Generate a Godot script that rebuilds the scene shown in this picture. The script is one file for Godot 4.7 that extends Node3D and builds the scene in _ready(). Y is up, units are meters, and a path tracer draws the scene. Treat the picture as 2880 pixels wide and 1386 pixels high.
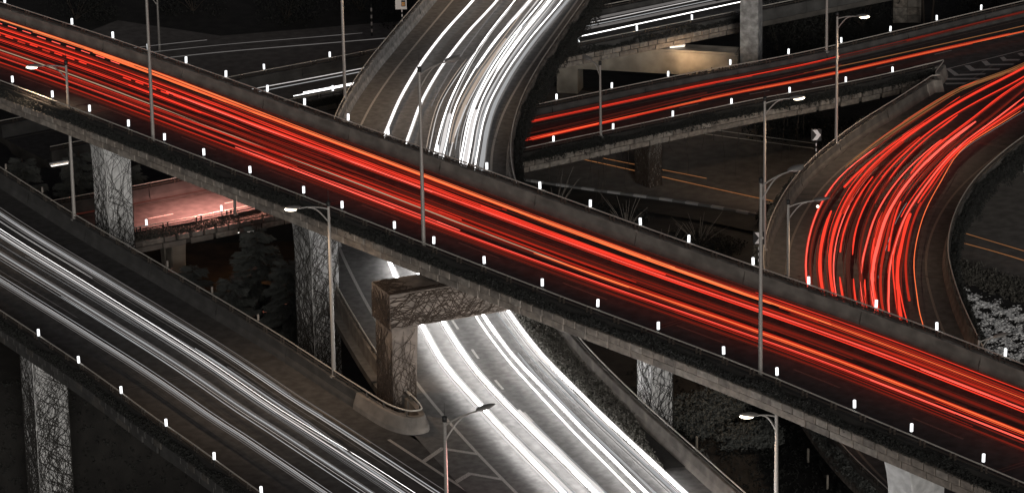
extends Node3D

# ---------------------------------------------------------------- helpers
var M := {}
var used := {}
var rng := RandomNumberGenerator.new()
const ONES := ["first", "second", "third", "fourth", "fifth", "sixth", "seventh", "eighth", "ninth", "tenth", "eleventh", "twelfth", "thirteenth", "fourteenth", "fifteenth", "sixteenth", "seventeenth", "eighteenth", "nineteenth"]
const TENS := [["twenty", "twentieth"], ["thirty", "thirtieth"], ["forty", "fortieth"], ["fifty", "fiftieth"], ["sixty", "sixtieth"], ["seventy", "seventieth"], ["eighty", "eightieth"], ["ninety", "ninetieth"]]
func ordinal(k: int) -> String:
	if k < 19:
		return ONES[k]
	var t: Array = TENS[mini(7, (k + 1) / 10 - 2)]
	return t[1] if (k + 1) % 10 == 0 else t[0] + "-" + ONES[k % 10]

class Road:
	var p := PackedVector2Array()   # plan points (x, z) of the reference edge
	var d := PackedFloat32Array()
	var y := 0.0
	var sg := 1.0                   # which side of the reference edge the road lies on
	func _init(pts: Array, level: float, side: float) -> void:
		y = level
		sg = side
		var q := [pts[0] * 2.0 - pts[1]] + pts + [pts[-1] * 2.0 - pts[-2]]
		for i in range(1, q.size() - 2):
			for k in 24:
				var t := k / 24.0
				var a: Vector2 = q[i - 1]
				var b: Vector2 = q[i]
				var c: Vector2 = q[i + 1]
				var e: Vector2 = q[i + 2]
				p.append(0.5 * (2.0 * b + (c - a) * t + (2.0 * a - 5.0 * b + 4.0 * c - e) * t * t + (3.0 * b - a - 3.0 * c + e) * t * t * t))
		p.append(pts[-1])
		d.append(0.0)
		for i in range(1, p.size()):
			d.append(d[i - 1] + p[i].distance_to(p[i - 1]))
	func seg(s: float) -> int:
		return clampi(d.bsearch(s) - 1, 0, p.size() - 2)
	func dir(s: float) -> Vector2:
		var i := seg(s)
		var j := mini(i + 1, p.size() - 2)
		var t := clampf((s - d[i]) / (d[i + 1] - d[i]), 0.0, 1.0)
		return (p[i + 1] - p[i]).normalized().lerp((p[j + 1] - p[j]).normalized(), t).normalized()
	func at(s: float, l: float, h := 0.0) -> Vector3:
		var i := seg(s)
		var v := (p[i + 1] - p[i]).normalized()
		var w := dir(s)
		var q := p[i] + v * (s - d[i]) + Vector2(-w.y, w.x) * sg * l
		return Vector3(q.x, y + h, q.y)
	func len() -> float:
		return d[d.size() - 1]

func numbered(called: String) -> String:
	var n: int = used.get(called, -1) + 1
	used[called] = n
	return called if n == 0 else "%s_%03d" % [called, n]

func tag(o: Node3D, label: String, category: String, group := "") -> Node3D:
	o.set_meta("label", label)
	o.set_meta("category", category)
	if group:
		o.set_meta("group", group)
	return o

func thing(called: String, label: String, category: String, at := Vector3.ZERO, group := "") -> Node3D:
	var o := Node3D.new()
	o.name = numbered(called)
	o.position = at
	add_child(o)
	return tag(o, label, category, group)

func part(called: String, mesh: Mesh, mat: Material, parent: Node3D, at := Vector3.ZERO, stuff := false) -> MeshInstance3D:
	var o := MeshInstance3D.new()
	var n: int = parent.get_meta("n_" + called, -1) + 1
	parent.set_meta("n_" + called, n)
	o.name = called if n == 0 else "%s_%03d" % [called, n]
	o.mesh = mesh
	o.material_override = mat
	o.position = at
	parent.add_child(o, true)
	if stuff:
		o.set_meta("kind", "stuff")
	return o

func struct(called: String, mesh: Mesh, mat: Material) -> MeshInstance3D:
	var o := MeshInstance3D.new()
	o.name = numbered(called)
	o.mesh = mesh
	o.material_override = mat
	add_child(o)
	o.set_meta("kind", "structure")
	return o

func begin() -> SurfaceTool:
	var st := SurfaceTool.new()
	st.begin(Mesh.PRIMITIVE_TRIANGLES)
	return st

func done(st: SurfaceTool) -> ArrayMesh:
	st.generate_normals()
	return st.commit()

func tri(st: SurfaceTool, a: Vector3, b: Vector3, c: Vector3, smooth := -1) -> void:
	st.set_smooth_group(smooth)
	st.add_vertex(a)
	st.add_vertex(b)
	st.add_vertex(c)

func quad(st: SurfaceTool, a: Vector3, b: Vector3, c: Vector3, d: Vector3, smooth := -1) -> void:
	tri(st, a, b, c, smooth)
	tri(st, a, c, d, smooth)

# a profile of (l, h) points swept along a road
func sweep(st: SurfaceTool, r: Road, s0: float, s1: float, step: float, prof: Array, closed := true) -> void:
	var n := maxi(1, ceili((s1 - s0) / step))
	var rows := []
	for i in n + 1:
		var s := lerpf(s0, s1, float(i) / n)
		var row := PackedVector3Array()
		for q in prof:
			row.append(r.at(s, q.x, q.y))
		rows.append(row)
	var m := prof.size()
	for i in n:
		for k in (m if closed else m - 1):
			var k2 := (k + 1) % m
			if r.sg > 0:
				quad(st, rows[i][k], rows[i][k2], rows[i + 1][k2], rows[i + 1][k])
			else:
				quad(st, rows[i][k], rows[i + 1][k], rows[i + 1][k2], rows[i][k2])
	if closed:
		for k in range(1, m - 1):
			tri(st, rows[0][0], rows[0][k], rows[0][k + 1])
			tri(st, rows[n][0], rows[n][k + 1], rows[n][k])

func box(st: SurfaceTool, c: Vector3, h: Vector3, b := Basis.IDENTITY) -> void:
	var v := []
	for i in 8:
		v.append(c + b * Vector3(h.x if i & 1 else -h.x, h.y if i & 2 else -h.y, h.z if i & 4 else -h.z))
	for f in [[0, 1, 3, 2], [5, 4, 6, 7], [4, 0, 2, 6], [1, 5, 7, 3], [2, 3, 7, 6], [4, 5, 1, 0]]:
		quad(st, v[f[0]], v[f[3]], v[f[2]], v[f[1]])

# tube along points with radii; flat squashes it vertically
func tube(st: SurfaceTool, pts: Array, radii: Array, sides := 8, caps := true, flat := 1.0) -> void:
	var rings := []
	for i in pts.size():
		var t: Vector3 = (pts[mini(i + 1, pts.size() - 1)] - pts[maxi(i - 1, 0)]).normalized()
		var side := t.cross(Vector3.UP)
		side = Vector3.RIGHT if side.length() < 0.05 else side.normalized()
		var up := side.cross(t).normalized()
		var rad: float = radii[mini(i, radii.size() - 1)]
		var ring := PackedVector3Array()
		for k in sides:
			var a := TAU * k / sides
			ring.append(pts[i] + side * cos(a) * rad + up * sin(a) * rad * flat)
		rings.append(ring)
	for i in pts.size() - 1:
		for k in sides:
			var k2 := (k + 1) % sides
			quad(st, rings[i][k], rings[i + 1][k], rings[i + 1][k2], rings[i][k2], 1)
	if caps:
		for k in range(1, sides - 1):
			tri(st, rings[0][0], rings[0][k], rings[0][k + 1])
			tri(st, rings[-1][0], rings[-1][k + 1], rings[-1][k])

func poly(st: SurfaceTool, pts: Array) -> void:
	for k in range(1, pts.size() - 1):
		tri(st, pts[0], pts[k], pts[k + 1])

# ---------------------------------------------------------------- materials
func noise_tex(freq: float, a: float, b: float, seed_: int, oct := 5, size := 512, kind := FastNoiseLite.TYPE_SIMPLEX_SMOOTH) -> NoiseTexture2D:
	var n := FastNoiseLite.new()
	n.noise_type = kind
	n.frequency = freq
	n.fractal_octaves = oct
	n.seed = seed_
	var t := NoiseTexture2D.new()
	t.width = size
	t.height = size
	t.seamless = true
	t.noise = n
	var g := Gradient.new()
	g.set_color(0, Color(a, a, a))
	g.set_color(1, Color(b, b, b))
	t.color_ramp = g
	return t

func surf(name_: String, c: Color, rough: float, tex: Texture2D = null, scale := 0.2, bump: Texture2D = null, bump_scale := 0.0, metal := 0.0) -> StandardMaterial3D:
	var m := StandardMaterial3D.new()
	m.resource_name = name_
	m.albedo_color = c.linear_to_srgb()
	m.roughness = rough
	m.metallic = metal
	if tex:
		m.albedo_texture = tex
		m.uv1_triplanar = true
		m.uv1_world_triplanar = true
		m.uv1_scale = Vector3.ONE * scale
	if bump:
		m.uv1_triplanar = true
		m.uv1_world_triplanar = true
		m.uv1_scale = Vector3.ONE * scale
		m.heightmap_enabled = true
		m.heightmap_texture = bump
		m.heightmap_scale = bump_scale
	M[name_] = m
	return m

func glow(name_: String, c: Color, e := 1.0) -> void:
	var m := StandardMaterial3D.new()
	m.resource_name = name_
	m.albedo_color = Color(0.02, 0.02, 0.02)
	m.roughness = 1.0
	m.emission_enabled = true
	m.emission = c.linear_to_srgb()
	m.emission_energy_multiplier = e
	M[name_] = m

func g1(v: float, r := 1.0, b := 1.0) -> Color:
	return Color(v * r, v, v * b)

func make_materials() -> void:
	var grain := noise_tex(0.09, 0.62, 1.0, 3, 4)
	var stain := noise_tex(0.012, 0.55, 1.0, 7, 6)
	var blot := noise_tex(0.03, 0.78, 1.0, 11, 5)
	var bumps := noise_tex(0.12, 0.0, 1.0, 5, 4)
	surf("asphalt", g1(0.085, 1.03, 0.99), 0.9, blot, 0.07, bumps, 0.6)
	surf("asphalt_worn", g1(0.17, 1.03, 0.98), 0.85, blot, 0.09, bumps, 0.6)
	surf("asphalt_ground", g1(0.2, 1.08, 0.93), 0.85, blot, 0.05, bumps, 0.5)
	for k in ["asphalt", "asphalt_worn", "asphalt_ground"]:
		M[k].metallic_specular = 0.15
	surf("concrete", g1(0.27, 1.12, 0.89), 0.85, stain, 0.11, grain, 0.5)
	surf("concrete_mid", g1(0.14, 1.1, 0.9), 0.85, stain, 0.11, grain, 0.5)
	surf("concrete_portal", g1(0.26, 1.22, 0.85), 0.85, stain, 0.12, grain, 0.4)
	surf("concrete_dark", g1(0.085, 1.03, 0.97), 0.85, stain, 0.11, grain, 0.5)
	surf("concrete_beige", g1(0.5, 1.1, 0.85), 0.85, stain, 0.05, grain, 0.4)
	surf("panel_a", g1(0.3, 1.16, 0.86), 0.85, stain, 0.3, grain, 0.5)
	surf("panel_b", g1(0.23, 1.14, 0.88), 0.85, stain, 0.3, grain, 0.5)
	surf("panel_c", g1(0.36, 1.12, 0.88), 0.85, stain, 0.3, grain, 0.5)
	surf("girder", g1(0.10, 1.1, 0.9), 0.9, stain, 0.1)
	surf("pier_white", g1(0.72), 0.8, noise_tex(0.03, 0.7, 1.0, 21, 4), 0.1, grain, 0.3)
	surf("pier_grey", g1(0.55), 0.85, noise_tex(0.02, 0.45, 1.0, 22, 5), 0.12, grain, 0.4)
	surf("vine", g1(0.02, 1.1, 0.9), 0.9)
	surf("vine_brown", g1(0.03, 1.5, 0.7), 0.9)
	surf("rail", g1(0.5, 1.06, 0.9), 0.4, null, 0.2, null, 0.0, 0.3)
	surf("concrete_light", g1(0.42), 0.85, stain, 0.2, grain, 0.5)
	surf("rail_dark", g1(0.05, 1.2, 0.85), 0.5, null, 0.2, null, 0.0, 0.3)
	surf("pole", g1(0.42, 1.06, 0.94), 0.45, noise_tex(0.05, 0.75, 1.0, 31, 3), 0.4, null, 0.0, 0.3)
	surf("lamp_shell", g1(0.22, 1.05, 0.95), 0.4, null, 0.2, null, 0.0, 0.3)
	surf("black", g1(0.012), 0.6)
	surf("paint", g1(0.72, 1.04, 0.95), 0.7, noise_tex(0.08, 0.45, 1.0, 41, 4), 0.3)
	surf("paint_faded", g1(0.20, 1.15, 0.85), 0.7, noise_tex(0.08, 0.4, 1.0, 42, 4), 0.3)
	surf("sign_white", g1(0.8), 0.5)
	surf("sign_beige", g1(0.45, 1.1, 0.95), 0.6)
	surf("sign_ochre", Color(0.5, 0.22, 0.05), 0.6)
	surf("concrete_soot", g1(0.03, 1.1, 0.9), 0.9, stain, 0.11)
	surf("soil", g1(0.028, 1.1, 0.9), 0.95, stain, 0.08, bumps, 2.0)
	surf("soil_brown", Color(0.07, 0.036, 0.018), 0.95, stain, 0.08, bumps, 2.0)
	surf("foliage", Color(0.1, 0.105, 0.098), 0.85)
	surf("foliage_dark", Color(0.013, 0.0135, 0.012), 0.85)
	surf("foliage_dry", Color(0.075, 0.07, 0.06), 0.85)
	surf("foliage_pale", g1(0.8), 0.6)
	surf("bark", g1(0.03, 1.3, 0.8), 0.9)
	surf("litter", g1(0.6), 0.7)
	surf("kerb_white", g1(0.38), 0.8)
	surf("kerb_dark", g1(0.15), 0.8)
	glow("trail_hot", Color(1.0, 0.10, 0.07), 1.25)
	glow("trail_red", Color(1.0, 0.045, 0.022), 0.9)
	glow("trail_mid", Color(1.0, 0.04, 0.015), 0.38)
	glow("trail_dim", Color(1.0, 0.06, 0.025), 0.12)
	glow("trail_dark", Color(1.0, 0.14, 0.08), 0.04)
	glow("trail_orange", Color(1.0, 0.17, 0.05), 0.95)
	glow("trail_amber", Color(1.0, 0.32, 0.11), 0.75)
	glow("trail_beige", Color(1.0, 0.75, 0.5), 0.36)
	glow("trail_ochre", Color(1.0, 0.4, 0.14), 0.2)
	glow("trail_white", Color(1.0, 0.97, 0.95), 3.0)
	glow("trail_beam", Color(1.0, 0.985, 0.97), 17.0)
	glow("trail_pale", Color(1.0, 0.95, 0.93), 0.6)
	glow("trail_grey", Color(0.97, 0.98, 1.0), 0.3)
	glow("trail_faint", Color(1.0, 0.93, 0.9), 0.11)
	glow("trail_warm", Color(1.0, 0.8, 0.65), 0.35)
	glow("guide", Color(0.96, 0.98, 1.0), 1.6)
	glow("lamp_glow", Color(1.0, 0.84, 0.62), 6.0)
	glow("lamp_small", Color(1.0, 0.85, 0.65), 4.0)
	glow("tube_glow", Color(1.0, 0.93, 0.82), 1.6)

# ---------------------------------------------------------------- roads on legs
func parapet(o: Node3D, r: Road, s0: float, s1: float, l: float, out: float, mat: Material, rail_mat: Material, posts := true) -> void:
	var i := out * -1.0
	var prof := [Vector2(l + i * 0.22, 0.0), Vector2(l + i * 0.17, 0.2), Vector2(l + i * 0.04, 0.42), Vector2(l + i * 0.0, 0.97), Vector2(l - i * 0.03, 1.0), Vector2(l - i * 0.3, 1.0), Vector2(l - i * 0.32, 0.97), Vector2(l - i * 0.32, -0.3)]
	if out > 0:
		prof.reverse()
	var n := maxi(1, roundi((s1 - s0) / 9.6))
	for k in n:
		var st := begin()
		sweep(st, r, lerpf(s0, s1, float(k) / n) + 0.012, lerpf(s0, s1, float(k + 1) / n) - 0.012, 1.6, prof)
		part("parapet_segment", done(st), mat, o)
	var pts := []
	var low := []
	var m := ceili((s1 - s0) / 1.6)
	for k in m + 1:
		var s := lerpf(s0, s1, float(k) / m)
		pts.append(r.at(s, l - i * 0.16, 1.36))
		low.append(r.at(s, l - i * 0.16, 1.14))
	var a := begin()
	tube(a, pts, [0.042], 8)
	part("top_rail", done(a), rail_mat, o)
	var b := begin()
	tube(b, low, [0.05], 6)
	part("lower_rail", done(b), M.rail_dark, o)
	if not posts:
		return
	var pm := begin()
	box(pm, Vector3(0, 0.18, 0), Vector3(0.04, 0.18, 0.06))
	var mesh := done(pm)
	var s := s0 + 1.0
	while s < s1:
		var v := r.dir(s)
		for e in [-0.17, 0.17]:
			part("rail_post", mesh, M.rail_dark, o, r.at(s + e, l - i * 0.16, 1.0)).rotation.y = atan2(-v.y, v.x)
		s += 2.35

var panel_mesh := {}
func bevelled(h: Vector3, bev: float) -> ArrayMesh:
	var st := begin()
	var b := Vector3(h.x - bev, h.y - bev, h.z)
	box(st, Vector3(0, 0, -bev * 0.5), Vector3(h.x, h.y, h.z - bev * 0.5))
	var z0 := h.z - bev
	var z1 := h.z
	var o := [Vector3(-h.x, -h.y, z0), Vector3(h.x, -h.y, z0), Vector3(h.x, h.y, z0), Vector3(-h.x, h.y, z0)]
	var n := [Vector3(-b.x, -b.y, z1), Vector3(b.x, -b.y, z1), Vector3(b.x, b.y, z1), Vector3(-b.x, b.y, z1)]
	for k in 4:
		quad(st, o[k], n[k], n[(k + 1) % 4], o[(k + 1) % 4])
	quad(st, n[3], n[2], n[1], n[0])
	return done(st)

# planter boxes hung on the outside of a parapet and the fascia panels below them
func outer_face(o: Node3D, r: Road, s0: float, s1: float, l: float, out: float, mats: Array, plants: Material, dens := 60.0, hang := 0.0) -> void:
	if panel_mesh.is_empty():
		panel_mesh["box"] = bevelled(Vector3(0.435, 0.2, 0.2), 0.03)
		panel_mesh["fascia"] = bevelled(Vector3(0.915, 0.21, 0.06), 0.025)
	var facing := PI if r.sg * out < 0 else 0.0
	var s := s0
	while s < s1 - 0.5:
		var v := r.dir(s + 0.47)
		var q := part("planter_box", panel_mesh.box, mats[rng.randi() % mats.size()], o, r.at(s + 0.47, l + out * (0.33 + 0.2 + rng.randf() * 0.015), 0.2 + rng.randf_range(-0.012, 0.012)))
		q.rotation = Vector3(rng.randf_range(-0.02, 0.02), atan2(-v.y, v.x) + facing, rng.randf_range(-0.008, 0.008))
		s += 0.95
	s = s0
	while s < s1 - 1.0:
		var v := r.dir(s + 0.95)
		var q := part("fascia_panel", panel_mesh.fascia, mats[rng.randi() % mats.size()], o, r.at(s + 0.95, l + out * 0.56, -0.29))
		q.rotation.y = atan2(-v.y, v.x) + facing
		s += 1.92
	var places := []
	var cols := (s1 - s0) * dens
	for k in int(cols):
		var ss := rng.randf_range(s0, s1)
		var wild := 0.55 + 0.45 * sin(ss * 0.9) * sin(ss * 0.37 + 1.0)
		var h := rng.randf_range(0.42, 0.55 + 0.62 * wild)
		var lo := rng.randf_range(0.36, 0.68)
		if hang > 0.0 and rng.randf() < (0.72 if hang > 1.0 else 0.3):
			h = 0.7 - rng.randf() * rng.randf_range(0.3, 1.0) * hang * (0.6 + wild)
			lo = rng.randf_range(0.6, 0.95)
		places.append(Transform3D(Basis.from_euler(Vector3(rng.randf() * TAU, rng.randf() * TAU, 0)).scaled(Vector3.ONE * rng.randf_range(0.6, 1.3)), r.at(ss, l + out * lo, h)))
	leaves("trailing_plants", places, plants, o)

var leaf_mesh: ArrayMesh
func leaves(called: String, places: Array, mat: Material, parent: Node3D = null, mesh: Mesh = null) -> MultiMeshInstance3D:
	if leaf_mesh == null:
		var st := begin()
		for k in 5:
			var c := Vector3(rng.randf_range(-1, 1), rng.randf_range(-1, 1), rng.randf_range(-1, 1)) * 0.11
			var b := Basis.from_euler(Vector3(rng.randf() * TAU, rng.randf() * TAU, rng.randf() * TAU))
			tri(st, c + b * Vector3(-0.03, 0, 0), c + b * Vector3(0.0, 0.02, 0.075), c + b * Vector3(0.03, 0, 0))
			tri(st, c + b * Vector3(-0.03, 0, 0), c + b * Vector3(0.03, 0, 0), c + b * Vector3(0.0, 0.02, -0.075))
		leaf_mesh = done(st)
	var mm := MultiMesh.new()
	mm.transform_format = MultiMesh.TRANSFORM_3D
	mm.mesh = leaf_mesh if mesh == null else mesh
	mm.instance_count = places.size()
	for k in places.size():
		mm.set_instance_transform(k, places[k])
	var o := MultiMeshInstance3D.new()
	o.name = called if parent else numbered(called)
	o.multimesh = mm
	o.material_override = mat
	if parent:
		parent.add_child(o, true)
	else:
		add_child(o)
	o.set_meta("kind", "stuff")
	return o

func deck(o: Node3D, r: Road, s0: float, s1: float, l0: float, l1: float, mat: Material, depth := 1.5) -> void:
	var st := begin()
	sweep(st, r, s0, s1, 1.6, [Vector2(l0, 0), Vector2(l1, 0)] if r.sg < 0 else [Vector2(l1, 0), Vector2(l0, 0)], false)
	part("road_surface", done(st), mat, o)
	st = begin()
	var w := l1 - l0
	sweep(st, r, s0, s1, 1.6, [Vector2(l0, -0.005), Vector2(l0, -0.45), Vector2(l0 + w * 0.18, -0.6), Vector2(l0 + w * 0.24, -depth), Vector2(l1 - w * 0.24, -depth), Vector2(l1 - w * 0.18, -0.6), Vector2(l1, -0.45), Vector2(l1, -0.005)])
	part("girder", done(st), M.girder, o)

func joint(o: Node3D, r: Road, s: float, l0: float, l1: float) -> void:
	for e in [0.0, 0.32]:
		var st := begin()
		sweep(st, r, s + e, s + e + 0.09, 0.5, [Vector2(l1, 0.007), Vector2(l0, 0.007)] if r.sg > 0 else [Vector2(l0, 0.007), Vector2(l1, 0.007)], false)
		part("deck_joint", done(st), M.rail_dark, o)

func stripe(o: Node3D, r: Road, s0: float, s1: float, l: float, w: float, mat: Material) -> void:
	var st := begin()
	var a := [Vector2(l - w / 2, 0.006), Vector2(l + w / 2, 0.006)]
	if r.sg > 0:
		a.reverse()
	sweep(st, r, s0, s1, 1.6, a, false)
	part("lane_line", done(st), mat, o)

func guides(r: Road, list: Array, l: float, where: String, count_from: String, out: float) -> void:
	var tube_ := CylinderMesh.new()
	tube_.top_radius = 0.082
	tube_.bottom_radius = 0.082
	tube_.height = 0.42
	tube_.radial_segments = 12
	tube_.rings = 1
	var stem := CylinderMesh.new()
	stem.top_radius = 0.03
	stem.bottom_radius = 0.035
	stem.height = 0.46
	stem.radial_segments = 8
	stem.rings = 1
	for k in list.size():
		var t := thing("guide_light", "white guide light, %s %s on %s" % [ordinal(k), count_from, where], "guide light", r.at(list[k], l + out * 0.15, 0.98), "white guide lights on the bridge rails")
		part("stem", stem, M.black, t, Vector3(0, 0.23, 0))
		part("light_tube", tube_, M.guide, t, Vector3(0, 0.66, 0))
		t.rotation = Vector3(rng.randf_range(-0.03, 0.03), 0, rng.randf_range(-0.04, 0.04))

const LOOK := {"trail_hot": "bright pinkish-red", "trail_red": "clear red", "trail_mid": "dull red", "trail_dim": "faint red", "trail_dark": "brown-red", "trail_orange": "orange-red", "trail_amber": "pale orange", "trail_beige": "beige", "trail_ochre": "ochre brown", "trail_white": "bright white", "trail_beam": "dazzling white", "trail_pale": "pale white", "trail_grey": "grey", "trail_faint": "faint grey", "trail_warm": "warm beige"}

# [look, radius, [s, l, s, l, ...]] each one a glowing line hanging over its lane at lamp height
const FAINT := {"trail_hot": "trail_mid", "trail_red": "trail_dim", "trail_mid": "trail_dark", "trail_dim": "trail_dark", "trail_orange": "trail_mid", "trail_amber": "trail_orange", "trail_beam": "trail_pale", "trail_white": "trail_pale", "trail_pale": "trail_grey", "trail_grey": "trail_faint"}
func trails(r: Road, list: Array, where: String, from: String, lamp: String, slim := 1.0) -> void:
	var order := []
	for k in list.size():
		order.append([list[k][2][1] + 0.0001 * k, k])
	order.sort()
	for n in order.size():
		var e: Array = list[order[n][1]]
		var kn: Array = e[2]
		var pts := []
		var h: float = (e[3] if e.size() > 3 else 0.7) + rng.randf_range(-0.04, 0.04)
		var m := kn.size() / 2
		var total: float = kn[(m - 1) * 2] - kn[0]
		var steps := maxi(2, ceili(total / 2.2))
		for i in steps + 1:
			var s: float = kn[0] + total * i / steps
			var j := 0
			while j < m - 2 and s > kn[(j + 1) * 2]:
				j += 1
			var t := clampf((s - kn[j * 2]) / (kn[j * 2 + 2] - kn[j * 2]), 0.0, 1.0)
			# a smooth change of lane
			var j0 := maxi(j - 1, 0)
			var j3 := mini(j + 2, m - 1)
			var l1: float = kn[j * 2 + 1]
			var l2: float = kn[j * 2 + 3]
			var ds: float = kn[j * 2 + 2] - kn[j * 2]
			var m1: float = (l2 - kn[j0 * 2 + 1]) / (kn[j * 2 + 2] - kn[j0 * 2]) * ds
			var m2: float = (kn[j3 * 2 + 1] - l1) / (kn[j3 * 2] - kn[j * 2]) * ds
			var l := l1 + m1 * t + (3.0 * (l2 - l1) - 2.0 * m1 - m2) * t * t + (2.0 * (l1 - l2) + m1 + m2) * t * t * t
			pts.append(r.at(s, l, h))
		var rad: float = e[1]
		var radii := []
		for i in pts.size():
			radii.append(rad * (1.0 + 0.1 * sin(i * 1.7 + n)))
		if total > 30.0:
			radii[0] = rad * 0.5
			radii[-1] = rad * 0.5
		var thin: bool = rad < 0.075 or total < 3.0
		for i in radii.size():
			radii[i] *= slim * (0.85 if thin else 0.8)
		var st := begin()
		tube(st, pts, radii, 6, true, 0.8)
		var o := MeshInstance3D.new()
		o.name = numbered("light_trail")
		o.mesh = done(st)
		if not thin:
			# the fainter filaments that ride beside the core
			st = begin()
			for k in 4:
				var f := rng.randf_range(0.0, 0.35)
				var i0 := int(f * pts.size())
				var i1 := mini(pts.size(), int(rng.randf_range(0.65, 1.0) * pts.size()) + 1)
				if i1 - i0 < 3:
					continue
				var side := rng.randf_range(0.75, 1.45) * rad * (1.0 if k % 2 else -1.0)
				var lift := rng.randf_range(-0.9, 0.8) * rad
				var q := []
				for i in range(i0, i1):
					var t: Vector3 = (pts[mini(i + 1, pts.size() - 1)] - pts[maxi(i - 1, 0)]).normalized()
					q.append(pts[i] + t.cross(Vector3.UP).normalized() * side + Vector3(0, lift, 0))
				tube(st, q, [0.024 * slim + 0.06 * rad], 4)
			st.generate_normals()
			o.mesh = st.commit(o.mesh)
			o.set_surface_override_material(1, M[FAINT.get(e[0], e[0])])
		o.set_surface_override_material(0, M[e[0]])
		add_child(o)
		var word := ordinal(n)
		tag(o, "%s %s trail, %s from %s" % [LOOK[e[0]], lamp, word, from], "light trail", "light trails on " + where)

# ---------------------------------------------------------------- lamps, piers, plants
func street_lamp(at: Vector3, height: float, toward: Vector2, arm: float, lit: bool, energy: float, label: String, lens := true, warm := Color(1.0, 0.86, 0.72), size := 1.0, cone := 68.0) -> void:
	var t := thing("street_lamp", label, "street lamp", at, "street lamps on the bridges")
	t.rotation.y = atan2(-toward.y, toward.x)
	var st := begin()
	tube(st, [Vector3(0, 0, 0), Vector3(0, height * 0.5, 0), Vector3(0, height, 0)], [0.135 * size, 0.11 * size, 0.085 * size], 12)
	part("pole", done(st), M.pole, t)
	st = begin()
	tube(st, [Vector3(0, -0.05, 0), Vector3(0, 0.02, 0), Vector3(0, 0.03, 0), Vector3(0, 0.14, 0)], [0.27, 0.27, 0.19, 0.15], 10)
	part("base_plate", done(st), M.lamp_shell, t)
	st = begin()
	tube(st, [Vector3(0, height, 0), Vector3(0, height + 0.02, 0), Vector3(0, height + 0.3, 0), Vector3(0, height + 0.32, 0)], [0.1, 0.13, 0.13, 0.06], 10)
	tube(st, [Vector3(0, height + 0.3, 0), Vector3(0, height + 1.05, 0)], [0.018, 0.01], 6)
	part("spike_cap", done(st), M.black, t)
	var pts := []
	for k in 9:
		var u := k / 8.0
		pts.append(Vector3(u * arm, height - 0.2 + 0.42 * (1.0 - (1.0 - u) * (1.0 - u)) * arm / 2.0, 0))
	st = begin()
	tube(st, pts, [0.06, 0.05, 0.045], 8)
	part("arm", done(st), M.pole, t)
	var br := []
	for k in 8:
		var u := k / 7.0
		br.append(Vector3(u * arm * 0.72, height - 1.05 + (height - 0.2 + 0.40 * arm / 2.0 - height + 1.0) * sin(u * PI / 2.0), 0))
	st = begin()
	tube(st, br, [0.045], 8)
	part("brace", done(st), M.pole, t)
	# the head: a long flattened drop tilted up towards its tip
	var tip: Vector3 = pts[-1]
	var head := begin()
	var hp := []
	var hr := []
	for k in 11:
		var u := k / 10.0
		hp.append(tip + Vector3(-0.08 + u * 1.15, 0.05 + u * 0.16, 0))
		hr.append(maxf(0.03, 0.27 * pow(sin(PI * pow(u, 0.8) * 0.97 + 0.05), 0.7)))
	tube(head, hp, hr, 14, true, 0.42)
	var hd := part("lamp_head", done(head), M.lamp_shell, t)
	var mid := tip + Vector3(0.62, 0.03, 0)
	if lens:
		var ls := begin()
		var lp := []
		var lr := []
		for k in 9:
			var u := k / 8.0
			lp.append(Vector3(-0.42 + 0.84 * u, u * 0.11, 0))
			lr.append(maxf(0.02, 0.22 * sqrt(maxf(0.0, 1.0 - pow(2.0 * u - 1.0, 2.0)))))
		tube(ls, lp, lr, 12, true, 0.5)
		part("lamp_lens", done(ls), M.lamp_glow if lit else M.lamp_shell, hd, mid + Vector3(0.02, -0.055, 0))
	if lit:
		var sp := SpotLight3D.new()
		sp.name = "lamp_light"
		sp.position = mid + Vector3(0.02, -0.22, 0)
		sp.rotation_degrees = Vector3(-90, 0, 0)
		sp.spot_angle = cone
		sp.spot_angle_attenuation = 0.9
		sp.spot_range = 60.0
		sp.spot_attenuation = 2.0
		sp.light_energy = energy
		sp.light_color = warm
		sp.light_size = 0.25
		sp.shadow_enabled = true
		t.add_child(sp)

# a patch of surface for climbers: o + ea * a + eb * b, its a direction widened by the flare of a pier head
class Patch:
	var o: Vector3
	var ea: Vector3
	var eb: Vector3
	var wide := 0.0
	var flare := 0.0
	var h := 0.0
	var side := Vector3.ZERO
	func _init(o_: Vector3, ea_: Vector3, eb_: Vector3, wide_ := 0.0, flare_ := 0.0, h_ := 0.0, side_ := Vector3.ZERO) -> void:
		o = o_
		ea = ea_
		eb = eb_
		wide = wide_
		flare = flare_
		h = h_
		side = side_
	func at(a: float, b: float) -> Vector3:
		var p := o + ea * a + eb * b
		if h > 0.0:
			var k := clampf((b * h - (h - 4.2)) / 4.2, 0.0, 1.0)
			var f := flare * (1.0 - sqrt(maxf(0.0, 1.0 - k * k)))
			p += side * f if side != Vector3.ZERO else ea.normalized() * (2.0 * a - 1.0) * f
		return p

func half_width(y: float, h: float, wide: float, flare: float) -> float:
	var k := clampf((y - (h - 4.2)) / 4.2, 0.0, 1.0)
	return wide / 2.0 + flare * (1.0 - sqrt(maxf(0.0, 1.0 - k * k)))

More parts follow.
